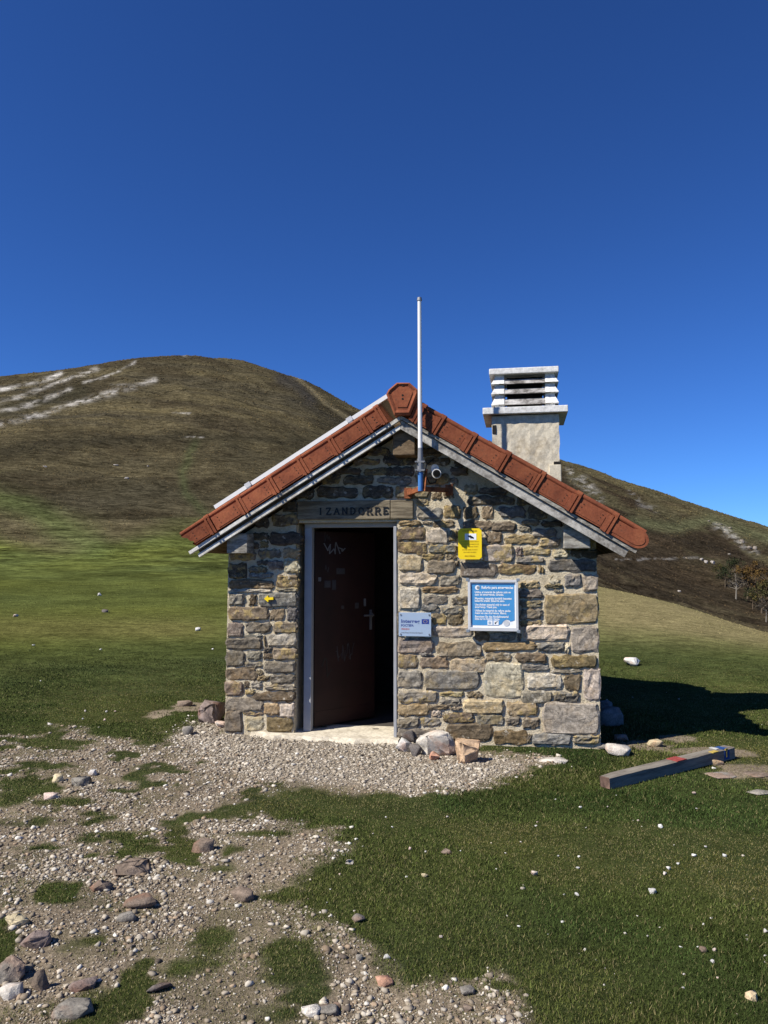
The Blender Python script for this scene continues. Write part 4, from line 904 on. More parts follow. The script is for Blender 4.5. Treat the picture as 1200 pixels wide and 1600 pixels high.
PX = [(603.5, 616), (607, 609), (620, 598), (640, 598), (653, 609), (654, 614), (640.5, 649), (616, 649)]
pl = [facade(*p, Y0 - 0.05) for p in PX]
cx, cz = sum(p[0] for p in pl) / 8, sum(p[1] for p in pl) / 8 + 0.01
b = MB(); b.prism(pl, Y0 - 0.052, Y0 + 0.06)
inn = [(cx + (x - cx) * 0.72, cz + (z - cz) * 0.74) for x, z in pl]
n = 8; rim = [(x, Y0 - 0.0525, z) for x, z in pl] + [(cx + (x - cx) * 0.88, Y0 - 0.066, cz + (z - cz) * 0.88) for x, z in pl] + [(x, Y0 - 0.0535, z) for x, z in inn]
b.add(rim, [(i, (i + 1) % n, (i + 1) % n + n, i + n) for i in range(n)] + [(i + n, (i + 1) % n + n, (i + 1) % n + 2 * n, i + 2 * n) for i in range(n)])
b.prism([(cx + (x - cx) * 0.6, cz + (z - cz) * 0.62) for x, z in pl], Y0 - 0.058, Y0 - 0.05)
for dz in (0.085, -0.01, -0.045): b.tube((cx, Y0 - 0.05, cz + dz), (cx, Y0 - 0.0605, cz + dz), 0.010, n=8, mi=1)
b.build('ridge_end_tile', ['terracotta', 'soot'], roof)
# purlin ends
a, c = facade(614, 690, -0.2), facade(648, 671, -0.2)
MB().box(a[0], c[0], -0.20, DEPTH + 0.15, a[1] - 0.13, c[1] - 0.002).build('ridge_beam', 'old_beam', roof, bevel=0.006)
a, c = facade(360, 868, -0.1), facade(392, 832, -0.1)
MB().box(a[0], c[0] + 0.0, -0.20, DEPTH + 0.15, a[1] + 0.02, c[1] - 0.012).build('purlin', 'purlin_grey', roof, bevel=0.006)
a, c = facade(881, 857, -0.17), facade(917, 827, -0.17)
MB().box(a[0], c[0] + 0.03, -0.17, DEPTH + 0.15, a[1], c[1]).build('purlin', 'purlin_grey', roof, bevel=0.008)

# chimney -----------------------------------------------------------
chim = empty('chimney', HUT_M); chim.parent = hut; chim.matrix_parent_inverse = HUT_M.inverted()
CX0, CX1, CY0, CY1 = 0.928, 1.574, 0.25, 0.85
def chbody():
    b = MB(); nx, nz = 14, 16; rs = random.Random(8); z0, z1 = 1.9, 3.075
    P = lambda i, j: (CX0 + (CX1 - CX0) * i / nx + (rs.uniform(-0.006, 0.006) if i in (0, nx) else 0), CY0 + rs.uniform(-0.004, 0.004), z0 + (z1 - z0) * j / nz)
    vs = [P(i, j) for j in range(nz + 1) for i in range(nx + 1)]; m = nx + 1
    b.add(vs, [(j * m + i, j * m + i + 1, (j + 1) * m + i + 1, (j + 1) * m + i) for j in range(nz) for i in range(nx)])
    o = len(b.v); lf = [j * m for j in range(nz + 1)]; rt = [j * m + nx for j in range(nz + 1)]
    b.v += [(b.v[k][0], CY1, b.v[k][2]) for k in lf] + [(b.v[k][0], CY1, b.v[k][2]) for k in rt]
    fs = [(lf[j], lf[j + 1], o + j + 1, o + j) for j in range(nz)] + [(rt[j + 1], rt[j], o + nz + 1 + j, o + nz + 2 + j) for j in range(nz)] + [(o + j, o + j + 1, o + nz + 2 + j, o + nz + 1 + j) for j in range(nz)]
    b.f += fs; b.m += [0] * len(fs); return b
chbody().build('stack', 'render_coat', chim)
MB().box(CX0 + 0.006, CX0 + 0.042, CY0 - 0.006, CY0 + 0.02, 2.90, 2.985).build('broken_patch', 'soot', chim)
MB().box(CX1 - 0.055, CX1 + 0.012, CY0 - 0.012, CY0 + 0.06, 2.585, 2.61).build('broken_patch', 'soot', chim)
MB().box(CX1 - 0.10, CX1 + 0.014, CY0 - 0.016, CY0 + 0.2, 2.30, 2.58).build('base_block', 'render_coat', chim, bevel=0.006)
MB().box(CX0 - 0.085, CX1 + 0.085, CY0 - 0.06, CY1 + 0.085, 3.085, 3.15).build('slab', 'concrete_white', chim, bevel=0.006)
MB().box(CX0 - 0.02, CX1 + 0.005, CY0 - 0.022, CY1 + 0.03, 3.487, 3.545).build('cap', 'concrete_white', chim, bevel=0.006)
def ringsolid(z0, z1, fl, px0, px1):
    """one louvre course: four sloping slats between the corner posts"""
    q = lambda z, out: (CX0 + 0.045 - out, CX1 - 0.045 + out, CY0 + 0.04 - out, CY1 - 0.04 + out)
    b = MB(); A = q(z0, 0.045); B = q(z1, 0.012); t = 0.03
    for lo, hi in ((0, 1), (1, 0)):
        pass
    def side(p0, p1, inward):
        (ax, ay), (bx, by) = p0[0], p0[1]; (cx_, cy_), (dx, dy) = p1[0], p1[1]; ix, iy = inward
        b.hexa([(ax, ay, z0), (bx, by, z0), (bx + ix, by + iy, z0), (ax + ix, ay + iy, z0), (cx_, cy_, z1), (dx, dy, z1), (dx + ix, dy + iy, z1), (cx_ + ix, cy_ + iy, z1)])
    e = 0.075
    side([(A[0] + e, A[2]), (A[1] - e, A[2])], [(B[0] + e, B[2]), (B[1] - e, B[2])], (0, t)); side([(A[0] + e, A[3]), (A[1] - e, A[3])], [(B[0] + e, B[3]), (B[1] - e, B[3])], (0, -t))
    side([(A[0], A[2] + e), (A[0], A[3] - e)], [(B[0], B[2] + e), (B[0], B[3] - e)], (t, 0)); side([(A[1], A[2] + e), (A[1], A[3] - e)], [(B[1], B[2] + e), (B[1], B[3] - e)], (-t, 0))
    return b, A, B
for z0, z1 in ((3.392, 3.44), (3.292, 3.345), (3.185, 3.245)):
    b, A, B = ringsolid(z0, z1, 0, 0, 0); b.build('louvre', 'concrete_soot', chim)
for ix in (0, 1):
    for iy in (0, 1):
        b = MB(); zs = [(3.15, 3.187), (3.187, 3.262), (3.262, 3.294), (3.294, 3.362), (3.362, 3.394), (3.394, 3.454), (3.454, 3.487)]
        for k, (z0, z1) in enumerate(zs):
            o0 = 0.012 if k % 2 == 0 else 0.048; o1 = 0.012 if k % 2 == 0 else 0.014
            x_ = lambda o: (CX0 + 0.045 - o, CX0 + 0.125) if ix == 0 else (CX1 - 0.125, CX1 - 0.045 + o)
            y_ = lambda o: (CY0 + 0.038 - o, CY0 + 0.12) if iy == 0 else (CY1 - 0.12, CY1 - 0.038 + o)
            (a0, a1), (b0, b1), (c0, c1), (d0, d1) = x_(o0), y_(o0), x_(o1), y_(o1)
            b.hexa([(a0, b0, z0), (a1, b0, z0), (a1, b1, z0), (a0, b1, z0), (c0, d0, z1), (c1, d0, z1), (c1, d1, z1), (c0, d1, z1)])
        b.build('corner_post', 'concrete_white', chim)
MB().box(CX0 + 0.15, CX1 - 0.15, CY0 + 0.15, CY1 - 0.15, 3.14, 3.486).build('flue', 'soot', chim)

# ------------------------------------------------------------------ things fixed to the hut
def on_hut(name, x, y, z, label, cat, group=None):
    return tag(empty(name, HUT_M @ Matrix.Translation((x, y, z))), label, cat, group)
# panel on the left slope
p = on_hut('roof_panel', 0, 0, 0, 'white framed solar panel clamped flat on the left slope of the tiled roof', 'solar panel')
fn = slope_fn(-1); f2 = lambda x, y, z: fn(x, y, z)
s0, s1 = s_of(606, 617, -1), s_of(333, 786, -1); t0 = 0.322
x_, z_ = facade(490, 690.5, 0.02); t0 = -(-1) * 0 + ((z_ - LOW) * math.cos(ANG) + (-1) * (x_ - XC) * math.sin(ANG)) - 0.018
s0 = -(facade(606, 617, 0.02)[0] - XC) * math.cos(ANG) - (facade(606, 617, 0.02)[1] - LOW) * math.sin(ANG); s1 = -(facade(333, 787, 0.02)[0] - XC) * math.cos(ANG) - (facade(333, 787, 0.02)[1] - LOW) * math.sin(ANG)
fm = MB()
for (a0, a1, b0, b1) in ((s0, s1, 0.0, 0.035), (s0, s1, 0.955, 0.99), (s0, s0 + 0.035, 0.0355, 0.9545), (s1 - 0.035, s1, 0.0355, 0.9545)): fm.box(a0, a1, b0, b1, t0 - 0.02, t0 + 0.02, fn=f2)
fm.build('frame', 'white_metal', p); MB().box(s0 + 0.036, s1 - 0.036, 0.036, 0.954, t0 - 0.008, t0 + 0.012, fn=f2).build('glass', 'solar', p)
for cpx in ((386, 754), (546, 655)):
    xx, zz = facade(*cpx, 0); ss_ = -(xx - XC) * math.cos(ANG) - (zz - LOW) * math.sin(ANG)
    MB().box(ss_ - 0.022, ss_ + 0.022, -0.03, 1.02, t0 - 0.062, t0 - 0.022, fn=f2).build('rail', 'grey_metal', p)
    MB().box(ss_ - 0.03, ss_ + 0.03, -0.026, -0.002, t0 - 0.02, t0 + 0.026, fn=f2).build('clamp', 'alu', p)

# mast on its bracket
MY = -0.36
mx0, mz0 = facade(657, 764, MY); mx1, mz1 = facade(655.5, 470, MY); wxl, wzl = facade(638, 771, -0.01); wxr, wzr = facade(702, 766, -0.01)
mast = on_hut('antenna_mast', mx0, 0, mz0, 'tall thin white mast pole on a rusty wall bracket at the gable', 'mast')
mm = lambda x, y, z: (x - mx0, y, z - mz0)
zj = facade(657, 722, MY)[1]; zt = facade(657, 736, MY)[1]
MB().tube(mm(mx0 + (mx1 - mx0) * (zj - mz0) / (mz1 - mz0), MY, zj), mm(mx1, MY, mz1), 0.021, 0.018, 12).build('pole', 'white_metal', mast, smooth=False)
MB().tube(mm(mx1, MY, mz1), mm(mx1, MY, mz1 + 0.03), 0.024, 0.02, 12).build('top_cap', 'grey_metal', mast)
MB().tube(mm(mx0, MY, mz0 - 0.02), mm(mx0, MY, zt + 0.02), 0.023, n=12).build('lower_tube', 'blue_paint', mast)
cl = MB(); cl.tube(mm(mx0, MY, zt - 0.01), mm(mx0, MY, zj + 0.03), 0.03, n=12)
for zz in (zt + 0.005, zj): cl.box(-0.045, 0.045, MY - 0.03, MY + 0.03, zz - mz0 - 0.008, zz - mz0 + 0.008); cl.tube((-0.04, MY - 0.045, zz - mz0), (-0.04, MY + 0.045, zz - mz0), 0.006, n=6); cl.tube((0.04, MY - 0.045, zz - mz0), (0.04, MY + 0.045, zz - mz0), 0.006, n=6)
cl.tube((0, MY, zj + 0.03 - mz0), (0, MY, zj + 0.13 - mz0), 0.026, 0.023, n=12); cl.build('clamp', 'grey_metal', mast)
for xx, zz in ((wxl, wzl), (wxr, wzr)):
    arm = MB().bar(mm(xx, -0.012, zz), mm(mx0, MY, mz0), 0.035, 0.042).build('bracket_arm', 'rust', mast)
    MB().box(xx - mx0 - 0.035, xx - mx0 + 0.035, -0.045, -0.01, zz - mz0 - 0.05, zz - mz0 + 0.05).build('wall_plate', 'rust', arm)
MB().bar((0.035, MY, -0.02), (0.05, MY + 0.02, zt - mz0 + 0.02), 0.03, 0.012).build('angle_iron', 'rust', mast)

# little security camera
kx, kz = facade(681, 741, -0.12)
cc = on_hut('security_camera', kx, -0.01, kz, 'small white bullet security camera under the gable beside the mast foot', 'camera')
hx, hz = 0.012, 0.0
MB().tube((0, -0.03, 0.01), (hx, -0.17, hz), 0.046, 0.044, 16).build('housing', 'white_metal', cc, smooth=False)
MB().tube((hx + 0.002, -0.171, hz - 0.001), (hx + 0.006, -0.195, hz - 0.004), 0.037, 0.026, 16).build('lens', 'dome', cc)
MB().tube((-0.02, 0.012, 0.07), (-0.002, -0.06, 0.03), 0.014, n=8).tube((-0.02, 0.02, 0.07), (-0.02, 0.0, 0.07), 0.04, n=12).build('mount', 'white_metal', cc)
cb = MB(); pts = [(-0.03, -0.005, 0.16), (-0.10, -0.03, 0.10), (-0.11, -0.03, 0.02), (-0.07, -0.02, -0.08), (-0.015, -0.02, -0.07), (0.0, -0.03, -0.03)]
for a_, b_ in zip(pts[:-1], pts[1:]): cb.tube(a_, b_, 0.006, n=6)
cb.build('cable', 'black', cc)

# yellow notice
def plate(px0, py0, px1, py1, off):
    a_, b_ = facade(px0, max(py0, py1), off), facade(px1, min(py0, py1), off); return a_[0], a_[1], b_[0], b_[1]
x0, z0, x1, z1 = plate(716, 874, 752.5, 825.5, -0.06)
ys = on_hut('notice_sign', (x0 + x1) / 2, -0.05, (z0 + z1) / 2, 'yellow video surveillance notice with a camera picture on the stone wall', 'sign')
w, h = (x1 - x0) / 2, (z1 - z0) / 2; c_ = 0.022
MB().prism([(-w + c_, -h), (w - c_, -h), (w, -h + c_), (w, h - c_), (w - c_, h), (-w + c_, h), (-w, h - c_), (-w, -h + c_)], -0.014, 0.0).build('plate', 'yellow', ys)
MB().box(-w * 0.42, w * 0.55, -0.0158, -0.012, h * 0.25, h * 0.66).build('picture_field', 'sign_white', ys)
icn = MB(); q = lambda x, z: (x * w, -0.017, z * h)
icn.prism([(-0.18 * w, 0.52 * h), (0.05 * w, 0.56 * h), (0.36 * w, 0.40 * h), (0.30 * w, 0.33 * h), (0.12 * w, 0.37 * h), (0.08 * w, 0.31 * h), (0.03 * w, 0.40 * h), (-0.12 * w, 0.46 * h)], -0.0175, -0.0155); icn.build('camera_picture', 'black', ys)
for zz, sz, tx, wd in ((0.80, 0.020, 'ZONA VIDEOVIGILADA', 1.25), (0.12, 0.010, 'LEY ORGANICA DE PROTECCION DE DATOS', 1.5), (-0.04, 0.010, 'PUEDE EJERCITAR SUS DERECHOS ANTE', 1.5), (-0.20, 0.010, 'EL RESPONSABLE DEL FICHERO', 1.4), (-0.40, 0.010, 'ZAINTZA BIDEO KAMERAK', 1.3), (-0.56, 0.010, 'DATUEN BABESA', 1.1), (-0.82, 0.016, 'ZONA VIGILADA', 0.9)):
    text_mesh('lettering', tx, sz, 'yellow_dark', ys, (-wd * w / 2, -0.0152, zz * h), 0.0004, wd * w)
for sx in (-1, 1):
    for sz in (-1, 1): MB().tube((sx * (w + 0.004) * 0.97, 0.03, sz * h * 0.96), (sx * (w + 0.004) * 0.97, -0.016, sz * h * 0.96), 0.008, n=8).build('screw', 'grey_metal', ys)

# blue emergency sign in its frame
x0, z0, x1, z1 = plate(731.5, 985.5, 809.5, 906, -0.07)
bs = on_hut('information_sign', (x0 + x1) / 2, -0.045, (z0 + z1) / 2, 'blue emergency refuge sign with white lettering in a grey metal frame', 'sign')
w, h = (x1 - x0) / 2, (z1 - z0) / 2; e = 0.026
fb = MB(); fb.box(-w, w, -0.04, 0.0, h - e, h).box(-w, w, -0.04, 0.0, -h, -h + e * 1.3).box(-w, -w + e, -0.04, 0.0, -h + e * 1.301, h - e * 1.001).box(w - e, w, -0.04, 0.0, -h + e * 1.301, h - e * 1.001)
fb.build('frame', 'alu', bs, bevel=0.003)
for sx in (-1, 1):
    for sz in (-1, 1): MB().box(sx * w - 0.016, sx * w + 0.016, -0.044, 0.004, sz * h - 0.014, sz * h + 0.014).build('corner_piece', 'ink_grey', bs, bevel=0.003)
MB().box(-w + e, w - e, -0.024, -0.004, -h + e * 1.3, h - e).build('sheet', 'sign_white', bs)
zb, zu = -h + e * 1.3 + 0.02, h - e - 0.012; xa, xb = -w + e + 0.008, w - e - 0.010
MB().prism([(xa, zb), (xb - 0.155, zb), (xb - 0.12, zb + 0.012), (xb - 0.105, zb + 0.035), (xb - 0.075, zb + 0.055), (xb - 0.05, zb + 0.048), (xb - 0.04, zb + 0.036), (xb - 0.012, zb + 0.044), (xb, zb + 0.048), (xb, zu), (xa, zu)], -0.0265, -0.022).build('blue_field', 'sign_blue', bs)
lines = [('Refugio para emergencias', 0.185, 0.036, 0.88), ('Utilice el material de refugio solo en', 0.136, 0.027, 0.86), ('caso de emergencia. Gracias.', 0.109, 0.027, 0.70), ('Mesedez, materiala larrialdi kasuetan', 0.066, 0.027, 0.88), ('bakarrik erabili. Eskerrik asko.', 0.039, 0.027, 0.72),
         ('Use shelter material only in case of', -0.003, 0.027, 0.83), ('emergency. Thank you.', -0.030, 0.027, 0.54), ('Utilisez le materiel du refuge seule-', -0.070, 0.027, 0.86), ('ment en cas d\'urgence. Merci.', -0.097, 0.027, 0.76), ('Benutzen Sie das Notfallmaterial', -0.136, 0.027, 0.80), ('bitte nur im Notfall. Danke.', -0.162, 0.027, 0.60)]
fw_ = xb - xa; k_ = (zu - zb) / 0.46
for i, (t_, zz, sz, fr_) in enumerate(lines):
    xo = xa + 0.03 + (0.062 if i == 0 else 0); wd = fw_ * (fr_ - 0.02) if i else fw_ * 0.74
    text_mesh('lettering', t_, sz, 'sign_white', bs, (xo, -0.0272, zz * k_), 0.0004, wd, bold=0.0012)
MB().tube((xa + 0.055, -0.0262, 0.197 * k_), (xa + 0.055, -0.028, 0.197 * k_), 0.022, n=16).build('emblem', 'sign_white', bs)
MB().tube((xa + 0.062, -0.0281, 0.197 * k_), (xa + 0.062, -0.0287, 0.197 * k_), 0.014, n=14).build('emblem', 'ink_grey', bs)
for i in range(2): MB().box(xa + 0.145 + i * 0.055, xa + 0.192 + i * 0.055, -0.0285, -0.026, zb + 0.002, zb + 0.044).build('pictogram', 'sign_white', bs)
MB().tube((xa + 0.166, -0.0284, zb + 0.022), (xa + 0.166, -0.0292, zb + 0.022), 0.013, n=12).build('pictogram_mark', 'plaque', bs)
MB().tube((xa + 0.218, -0.0284, zb + 0.018), (xa + 0.218, -0.0292, zb + 0.018), 0.007, n=8).bar((xa + 0.212, -0.0289, zb + 0.02), (xa + 0.238, -0.0289, zb + 0.036), 0.006, 0.0008, up=(0, -1, 0)).build('pictogram_mark', 'black', bs)
MB().tube((xb - 0.075, -0.0245, zb + 0.02), (xb - 0.075, -0.0272, zb + 0.02), 0.028, n=14).build('emblem', 'alu', bs)

# grey funding plaque
x0, z0, x1, z1 = plate(623, 994, 673.5, 957.5, -0.06)
gp = on_hut('plaque', (x0 + x1) / 2, -0.045, (z0 + z1) / 2, 'pale grey metal plaque with a small blue flag beside the door jamb', 'plaque')
w, h = (x1 - x0) / 2, (z1 - z0) / 2
MB().box(-w, w, -0.012, 0.0, -h, h).build('plate', 'plaque', gp, bevel=0.002)
MB().box(w * 0.42, w * 0.87, -0.0135, -0.011, h * 0.06, h * 0.46).build('flag', 'navy', gp)
for k in range(12):
    t = k * math.pi / 6; MB().tube((w * 0.645 + 0.018 * math.cos(t), -0.0134, h * 0.26 + 0.014 * math.sin(t)), (w * 0.645 + 0.018 * math.cos(t), -0.014, h * 0.26 + 0.014 * math.sin(t)), 0.0022, n=5).build('star', 'yellow', gp)
text_mesh('lettering', 'Interreg', 0.045, 'ink_blue', gp, (-w * 0.86, -0.0125, h * 0.14), 0.0004, w * 1.14, bold=0.0008)
text_mesh('lettering', 'POCTEFA', 0.03, 'ink_blue', gp, (-w * 0.86, -0.0125, -h * 0.18), 0.0004, w * 0.78)
text_mesh('lettering', 'PIRINEOS', 0.022, 'ink_red', gp, (-w * 0.84, -0.0125, -h * 0.46), 0.0004, w * 0.5)
text_mesh('lettering', 'Fondo Europeo de Desarrollo Regional', 0.016, 'ink_grey', gp, (-w * 0.84, -0.0125, -h * 0.74), 0.0004, w * 1.3)
for sx in (-1, 1):
    for sz in (-1, 1): MB().tube((sx * w * 0.88, 0.03, sz * h * 0.82), (sx * w * 0.88, -0.018, sz * h * 0.82), 0.007, n=8).build('screw', 'grey_metal', gp)

# ------------------------------------------------------------------ fallen post
A_ = Vector((*on_ground(945, 1229, -0.03), 0)); B_ = Vector((*on_ground(1140, 1184, -0.03), 0))
A_.z = h1(A_.x, A_.y) + 0.0; B_.z = h1(B_.x, B_.y) + 0.008
dx = (B_ - A_); PL = dx.length; ang = math.atan2(dx.y, dx.x)
post = tag(empty('wooden_post', Matrix.Translation(A_) @ Matrix.Rotation(ang, 4, 'Z') @ Matrix.Rotation(-math.asin(dx.z / PL), 4, 'Y')), 'weathered grey squared wooden post with red, yellow and blue paint lying on the grass', 'post')
PW, PH = 0.105, 0.088
def beam():
    b = MB(); rs = random.Random(3); n = 12; ring = [(-PW / 2, 0), (PW / 2, 0), (PW / 2, PH), (PW / 2 - 0.012, PH + 0.004), (-PW / 2 + 0.012, PH + 0.004), (-PW / 2, PH)]
    vs = []
    for k in range(n + 1):
        f = 0.86 if k == 0 else 1.0; x = PL * k / n
        vs += [(x + (0 if k else rs.uniform(0, 0.012)), y * f + rs.uniform(-0.002, 0.002), z * f + (0.008 if k == 0 else 0) + rs.uniform(-0.002, 0.002)) for y, z in ring]
    m = len(ring); fs = [(k * m + i, k * m + (i + 1) % m, (k + 1) * m + (i + 1) % m, (k + 1) * m + i) for k in range(n) for i in range(m)]
    b.add(vs, fs); b.add([vs[i] for i in range(m)], [tuple(range(m))], 1); b.add([vs[n * m + i] for i in range(m)], [tuple(range(m))], 1); return b
beam().build('beam', ['post_wood', 'post_end'], post)
def band(f0, f1, mtl, front_too=False, y0=-PW / 2 + 0.01, y1=PW / 2 - 0.012):
    b = MB(); b.box(PL * f0, PL * f1, y0, y1, PH + 0.002, PH + 0.0085)
    if front_too: b.box(PL * f0, PL * f1, -PW / 2 - 0.0045, -PW / 2 + 0.004, 0.01, PH - 0.002)
    return b.build('paint_mark', mtl, post)
band(0.50, 0.575, 'paint_red', y0=-0.06, y1=0.045); band(0.795, 0.845, 'paint_yellow', y0=-0.065, y1=-0.02); band(0.90, 0.945, 'paint_blue', True); band(0.875, 0.899, 'paint_white', y0=-0.01, y1=0.06)
MB().box(PL * 0.915, PL * 0.924, -PW / 2 - 0.007, -PW / 2, 0.03, 0.10).box(PL * 0.908, PL * 0.931, -PW / 2 - 0.0072, -PW / 2, 0.085, 0.10).build('paint_mark', 'paint_yellow', post)

# ------------------------------------------------------------------ loose rocks
def rock_mesh(seed, sx, sy, sz, cuts=7, sub=2, bumpy=0.1):
    rs = np.random.default_rng(seed); bm = bmesh.new()
    P = rs.uniform(-1, 1, (11 + cuts, 3)); P = P / (np.abs(P) ** 3).sum(1)[:, None] ** (1 / 3) * rs.uniform(0.72, 1.0, (len(P), 1)); P[:, 2] *= np.where(P[:, 2] > 0, 1 - 0.35 * rs.random(), 1)
    for p in P: bm.verts.new(p)
    bmesh.ops.convex_hull(bm, input=bm.verts[:])
    for v in [v for v in bm.verts if not v.link_faces]: bm.verts.remove(v)
    bmesh.ops.triangulate(bm, faces=bm.faces[:]); bmesh.ops.bevel(bm, geom=bm.edges[:], offset=0.05, segments=1, affect='EDGES', clamp_overlap=True)
    bmesh.ops.triangulate(bm, faces=bm.faces[:])
    if sub == 3: bmesh.ops.subdivide_edges(bm, edges=bm.edges[:], cuts=1, use_grid_fill=True); bmesh.ops.triangulate(bm, faces=bm.faces[:])
    bm.verts.index_update(); V = np.array([v.co[:] for v in bm.verts]); F = np.array([[v.index for v in f.verts] for f in bm.faces]); bm.free()
    V = V + rs.normal(0, 0.014 if sub == 2 else 0.02, V.shape); V = V / np.abs(V).max(0)
    return np_mesh('rock', V * np.array([sx, sy, sz]), F, None, 'rock')
RC = {'outcrop': (0.36, 0.34, 0.31), 'grey': (0.235, 0.215, 0.185), 'pale': (0.50, 0.46, 0.40), 'white': (0.58, 0.565, 0.53), 'pink': (0.50, 0.29, 0.20), 'brown': (0.20, 0.155, 0.12), 'purple': (0.21, 0.165, 0.145), 'dark': (0.14, 0.125, 0.115), 'cream': (0.50, 0.42, 0.27), 'orange': (0.55, 0.385, 0.25), 'bluegrey': (0.22, 0.22, 0.22)}
SEED = [500]
def rock(px, py, wpx, hpx, col, label, cat='rock', depth=0.8, sink=0.2, rot=None, group=None, name='rock', cuts=7, zoff=0.0, sub=2):
    """px,py: middle of its foot in the photo; wpx,hpx: how wide and high it shows"""
    SEED[0] += 1; p = ground_at(px, py); d = p.length; w = wpx / FPX * d; h = hpx / FPX * d
    if px < 150 and py > 1420: w *= 0.85; h *= 0.8
    if py > 1205 and wpx > 16: sink = max(sink, 0.45); h *= 0.9      # bedded in the path
    me = rock_mesh(SEED[0], w / 2, w / 2 * depth, h / 2 * (1 + sink), cuts, sub)
    o = link(name, me); o.location = (p.x, p.y + w / 2 * depth * 0.7, p.z + h / 2 * (1 - sink) + zoff); o.rotation_euler = (0, 0, rot if rot is not None else random.Random(SEED[0]).uniform(-0.4, 0.4))
    c = RC[col]; k = random.Random(SEED[0] + 9).uniform(0.9, 1.1); o.color = (c[0] * k, c[1] * k, c[2] * k, 1)
    return tag(o, label, cat, group)
rock(683, 1183, 66, 40, 'pale', 'large pale grey angular boulder leaning at the wall beside the door', cuts=9, sub=3)
rock(732, 1193, 42, 38, 'orange', 'blocky orange and pink rock standing before the stone wall', cuts=10, sink=0.1, sub=3)
rock(638, 1162, 24, 20, 'dark', 'dark knobbly stone against the foot of the door jamb', cuts=4)
rock(630, 1176, 28, 22, 'white', 'white rough stone at the right foot of the doorway', cuts=5)
rock(648, 1182, 22, 18, 'dark', 'dark grey stone in front of the white doorway stone', cuts=5)
rock(679, 1189, 18, 14, 'pink', 'small pinkish stone in front of the large pale boulder', cuts=6)
rock(331, 1130, 44, 34, 'purple', 'reddish brown rock leaning on the left corner of the hut', cuts=9, sub=3)
rock(293, 1149, 18, 15, 'grey', 'small rounded grey stone at the edge of the white gravel by the hut', cuts=4)
rock(288, 1104, 24, 8, 'brown', 'flat brown stone in the grass left of the hut corner', cuts=5)
rock(345, 1138, 22, 12, 'pale', 'pale flat stone under the reddish rock at the hut corner', cuts=6)
rock(968, 1182, 40, 20, 'pale', 'pale flat stone between the hut corner and the wooden post', cuts=8)
rock(944, 1172, 26, 10, 'grey', 'thin grey slab at the foot of the right hut corner', cuts=8)
rock(1026, 1167, 24, 10, 'cream', 'small cream stone beside the edge of the hut shadow', cuts=7)
rock(956, 1135, 40, 28, 'bluegrey', 'blue grey slab leaning on the side wall in the hut shadow', cuts=10, depth=0.5)
rock(947, 1112, 26, 20, 'bluegrey', 'upper grey stone stacked in the shade against the side wall', cuts=9, depth=0.5, zoff=0.0)
rock(972, 1158, 22, 10, 'grey', 'low grey stone in the shade behind the pale flat stone', cuts=8)
rock(1118, 1196, 24, 11, 'cream', 'cream stone wedged under the far end of the wooden post', cuts=7)
rock(1130, 1216, 46, 4, 'grey', 'flat bare rock slab flush with the grass below the post end', cuts=6, sink=0.7)
rock(1192, 1242, 36, 4, 'grey', 'flat bare rock slab at the right border below the post', cuts=6, sink=0.7)
rock(1188, 1214, 40, 4, 'brown', 'brownish flat slab in bare earth near the right border', cuts=6, sink=0.7)
rock(868, 1192, 44, 4, 'pale', 'low pale slab in the ground before the right hut corner', cuts=6, sink=0.8)
rock(991, 1041, 26, 14, 'white', 'white boulder lying alone on the meadow behind the hut', cuts=7, sub=3)
rock(26, 1447, 46, 22, 'cream', 'yellowish rock sticking out of the path at the left border', cuts=9, sub=3)
rock(52, 1482, 50, 26, 'purple', 'purple brown rock just below the yellowish rock on the path', cuts=8, sub=3)
rock(10, 1535, 46, 38, 'grey', 'dark grey rock in the lower left corner of the path', cuts=8, sub=3)
rock(12, 1562, 40, 22, 'pale', 'pale rock under the dark grey rock in the lower left corner', cuts=8)
rock(196, 1370, 60, 22, 'brown', 'broad brown slab with a cracked edge lying in the middle of the path', cuts=9, sub=3, sink=0.4)
rock(215, 1420, 50, 18, 'brown', 'brown angular rock below the cracked slab on the path', cuts=8)
rock(196, 1442, 30, 14, 'grey', 'small grey brown rock with a dark side on the path', cuts=8)
rock(155, 1392, 34, 15, 'brown', 'squat brown rock left of the angular brown rock', cuts=8)
rock(88, 1222, 18, 12, 'cream', 'small cream stone on the upper path among grass', cuts=7)
rock(122, 1228, 30, 12, 'grey', 'flat grey stone next to the small cream stone on the upper path', cuts=6)
rock(76, 1249, 20, 9, 'white', 'white stone with a dark side on the upper path', cuts=7)
rock(143, 1212, 14, 8, 'white', 'little white stone above the flat grey stone on the upper path', cuts=6)
rock(60, 1548, 26, 34, 'brown', 'upright narrow brown stone near the lower left corner', cuts=8)
rock(125, 1548, 46, 20, 'purple', 'flat purplish stone in the lower left gravel', cuts=7)
rock(245, 1552, 40, 18, 'dark', 'dark smooth stone in the lower gravel', cuts=6)
rock(110, 1595, 70, 24, 'grey', 'wide grey rock at the very bottom of the path', cuts=8, sub=3)
rock(378, 1410, 40, 20, 'brown', 'brown sunken rock at the grassy right side of the path', cuts=7, sink=0.5)
rock(315, 1332, 36, 18, 'brown', 'brown earthy rock on the path below the hut', cuts=7, sink=0.5)
rock(485, 1590, 30, 16, 'pale', 'pale rock at the bottom between two grass tufts', cuts=8)
rock(512, 1588, 36, 16, 'grey', 'grey rock at the bottom right of the pale rock', cuts=7)
rock(600, 1542, 28, 14, 'pink', 'pinkish stone in the gravel below the lawn edge', cuts=7)
rock(730, 1556, 26, 12, 'grey', 'grey stone with a shadow on the lower edge of the lawn', cuts=6)
rock(733, 1580, 18, 10, 'brown', 'small brown stone in the gravel near the bottom middle', cuts=6)
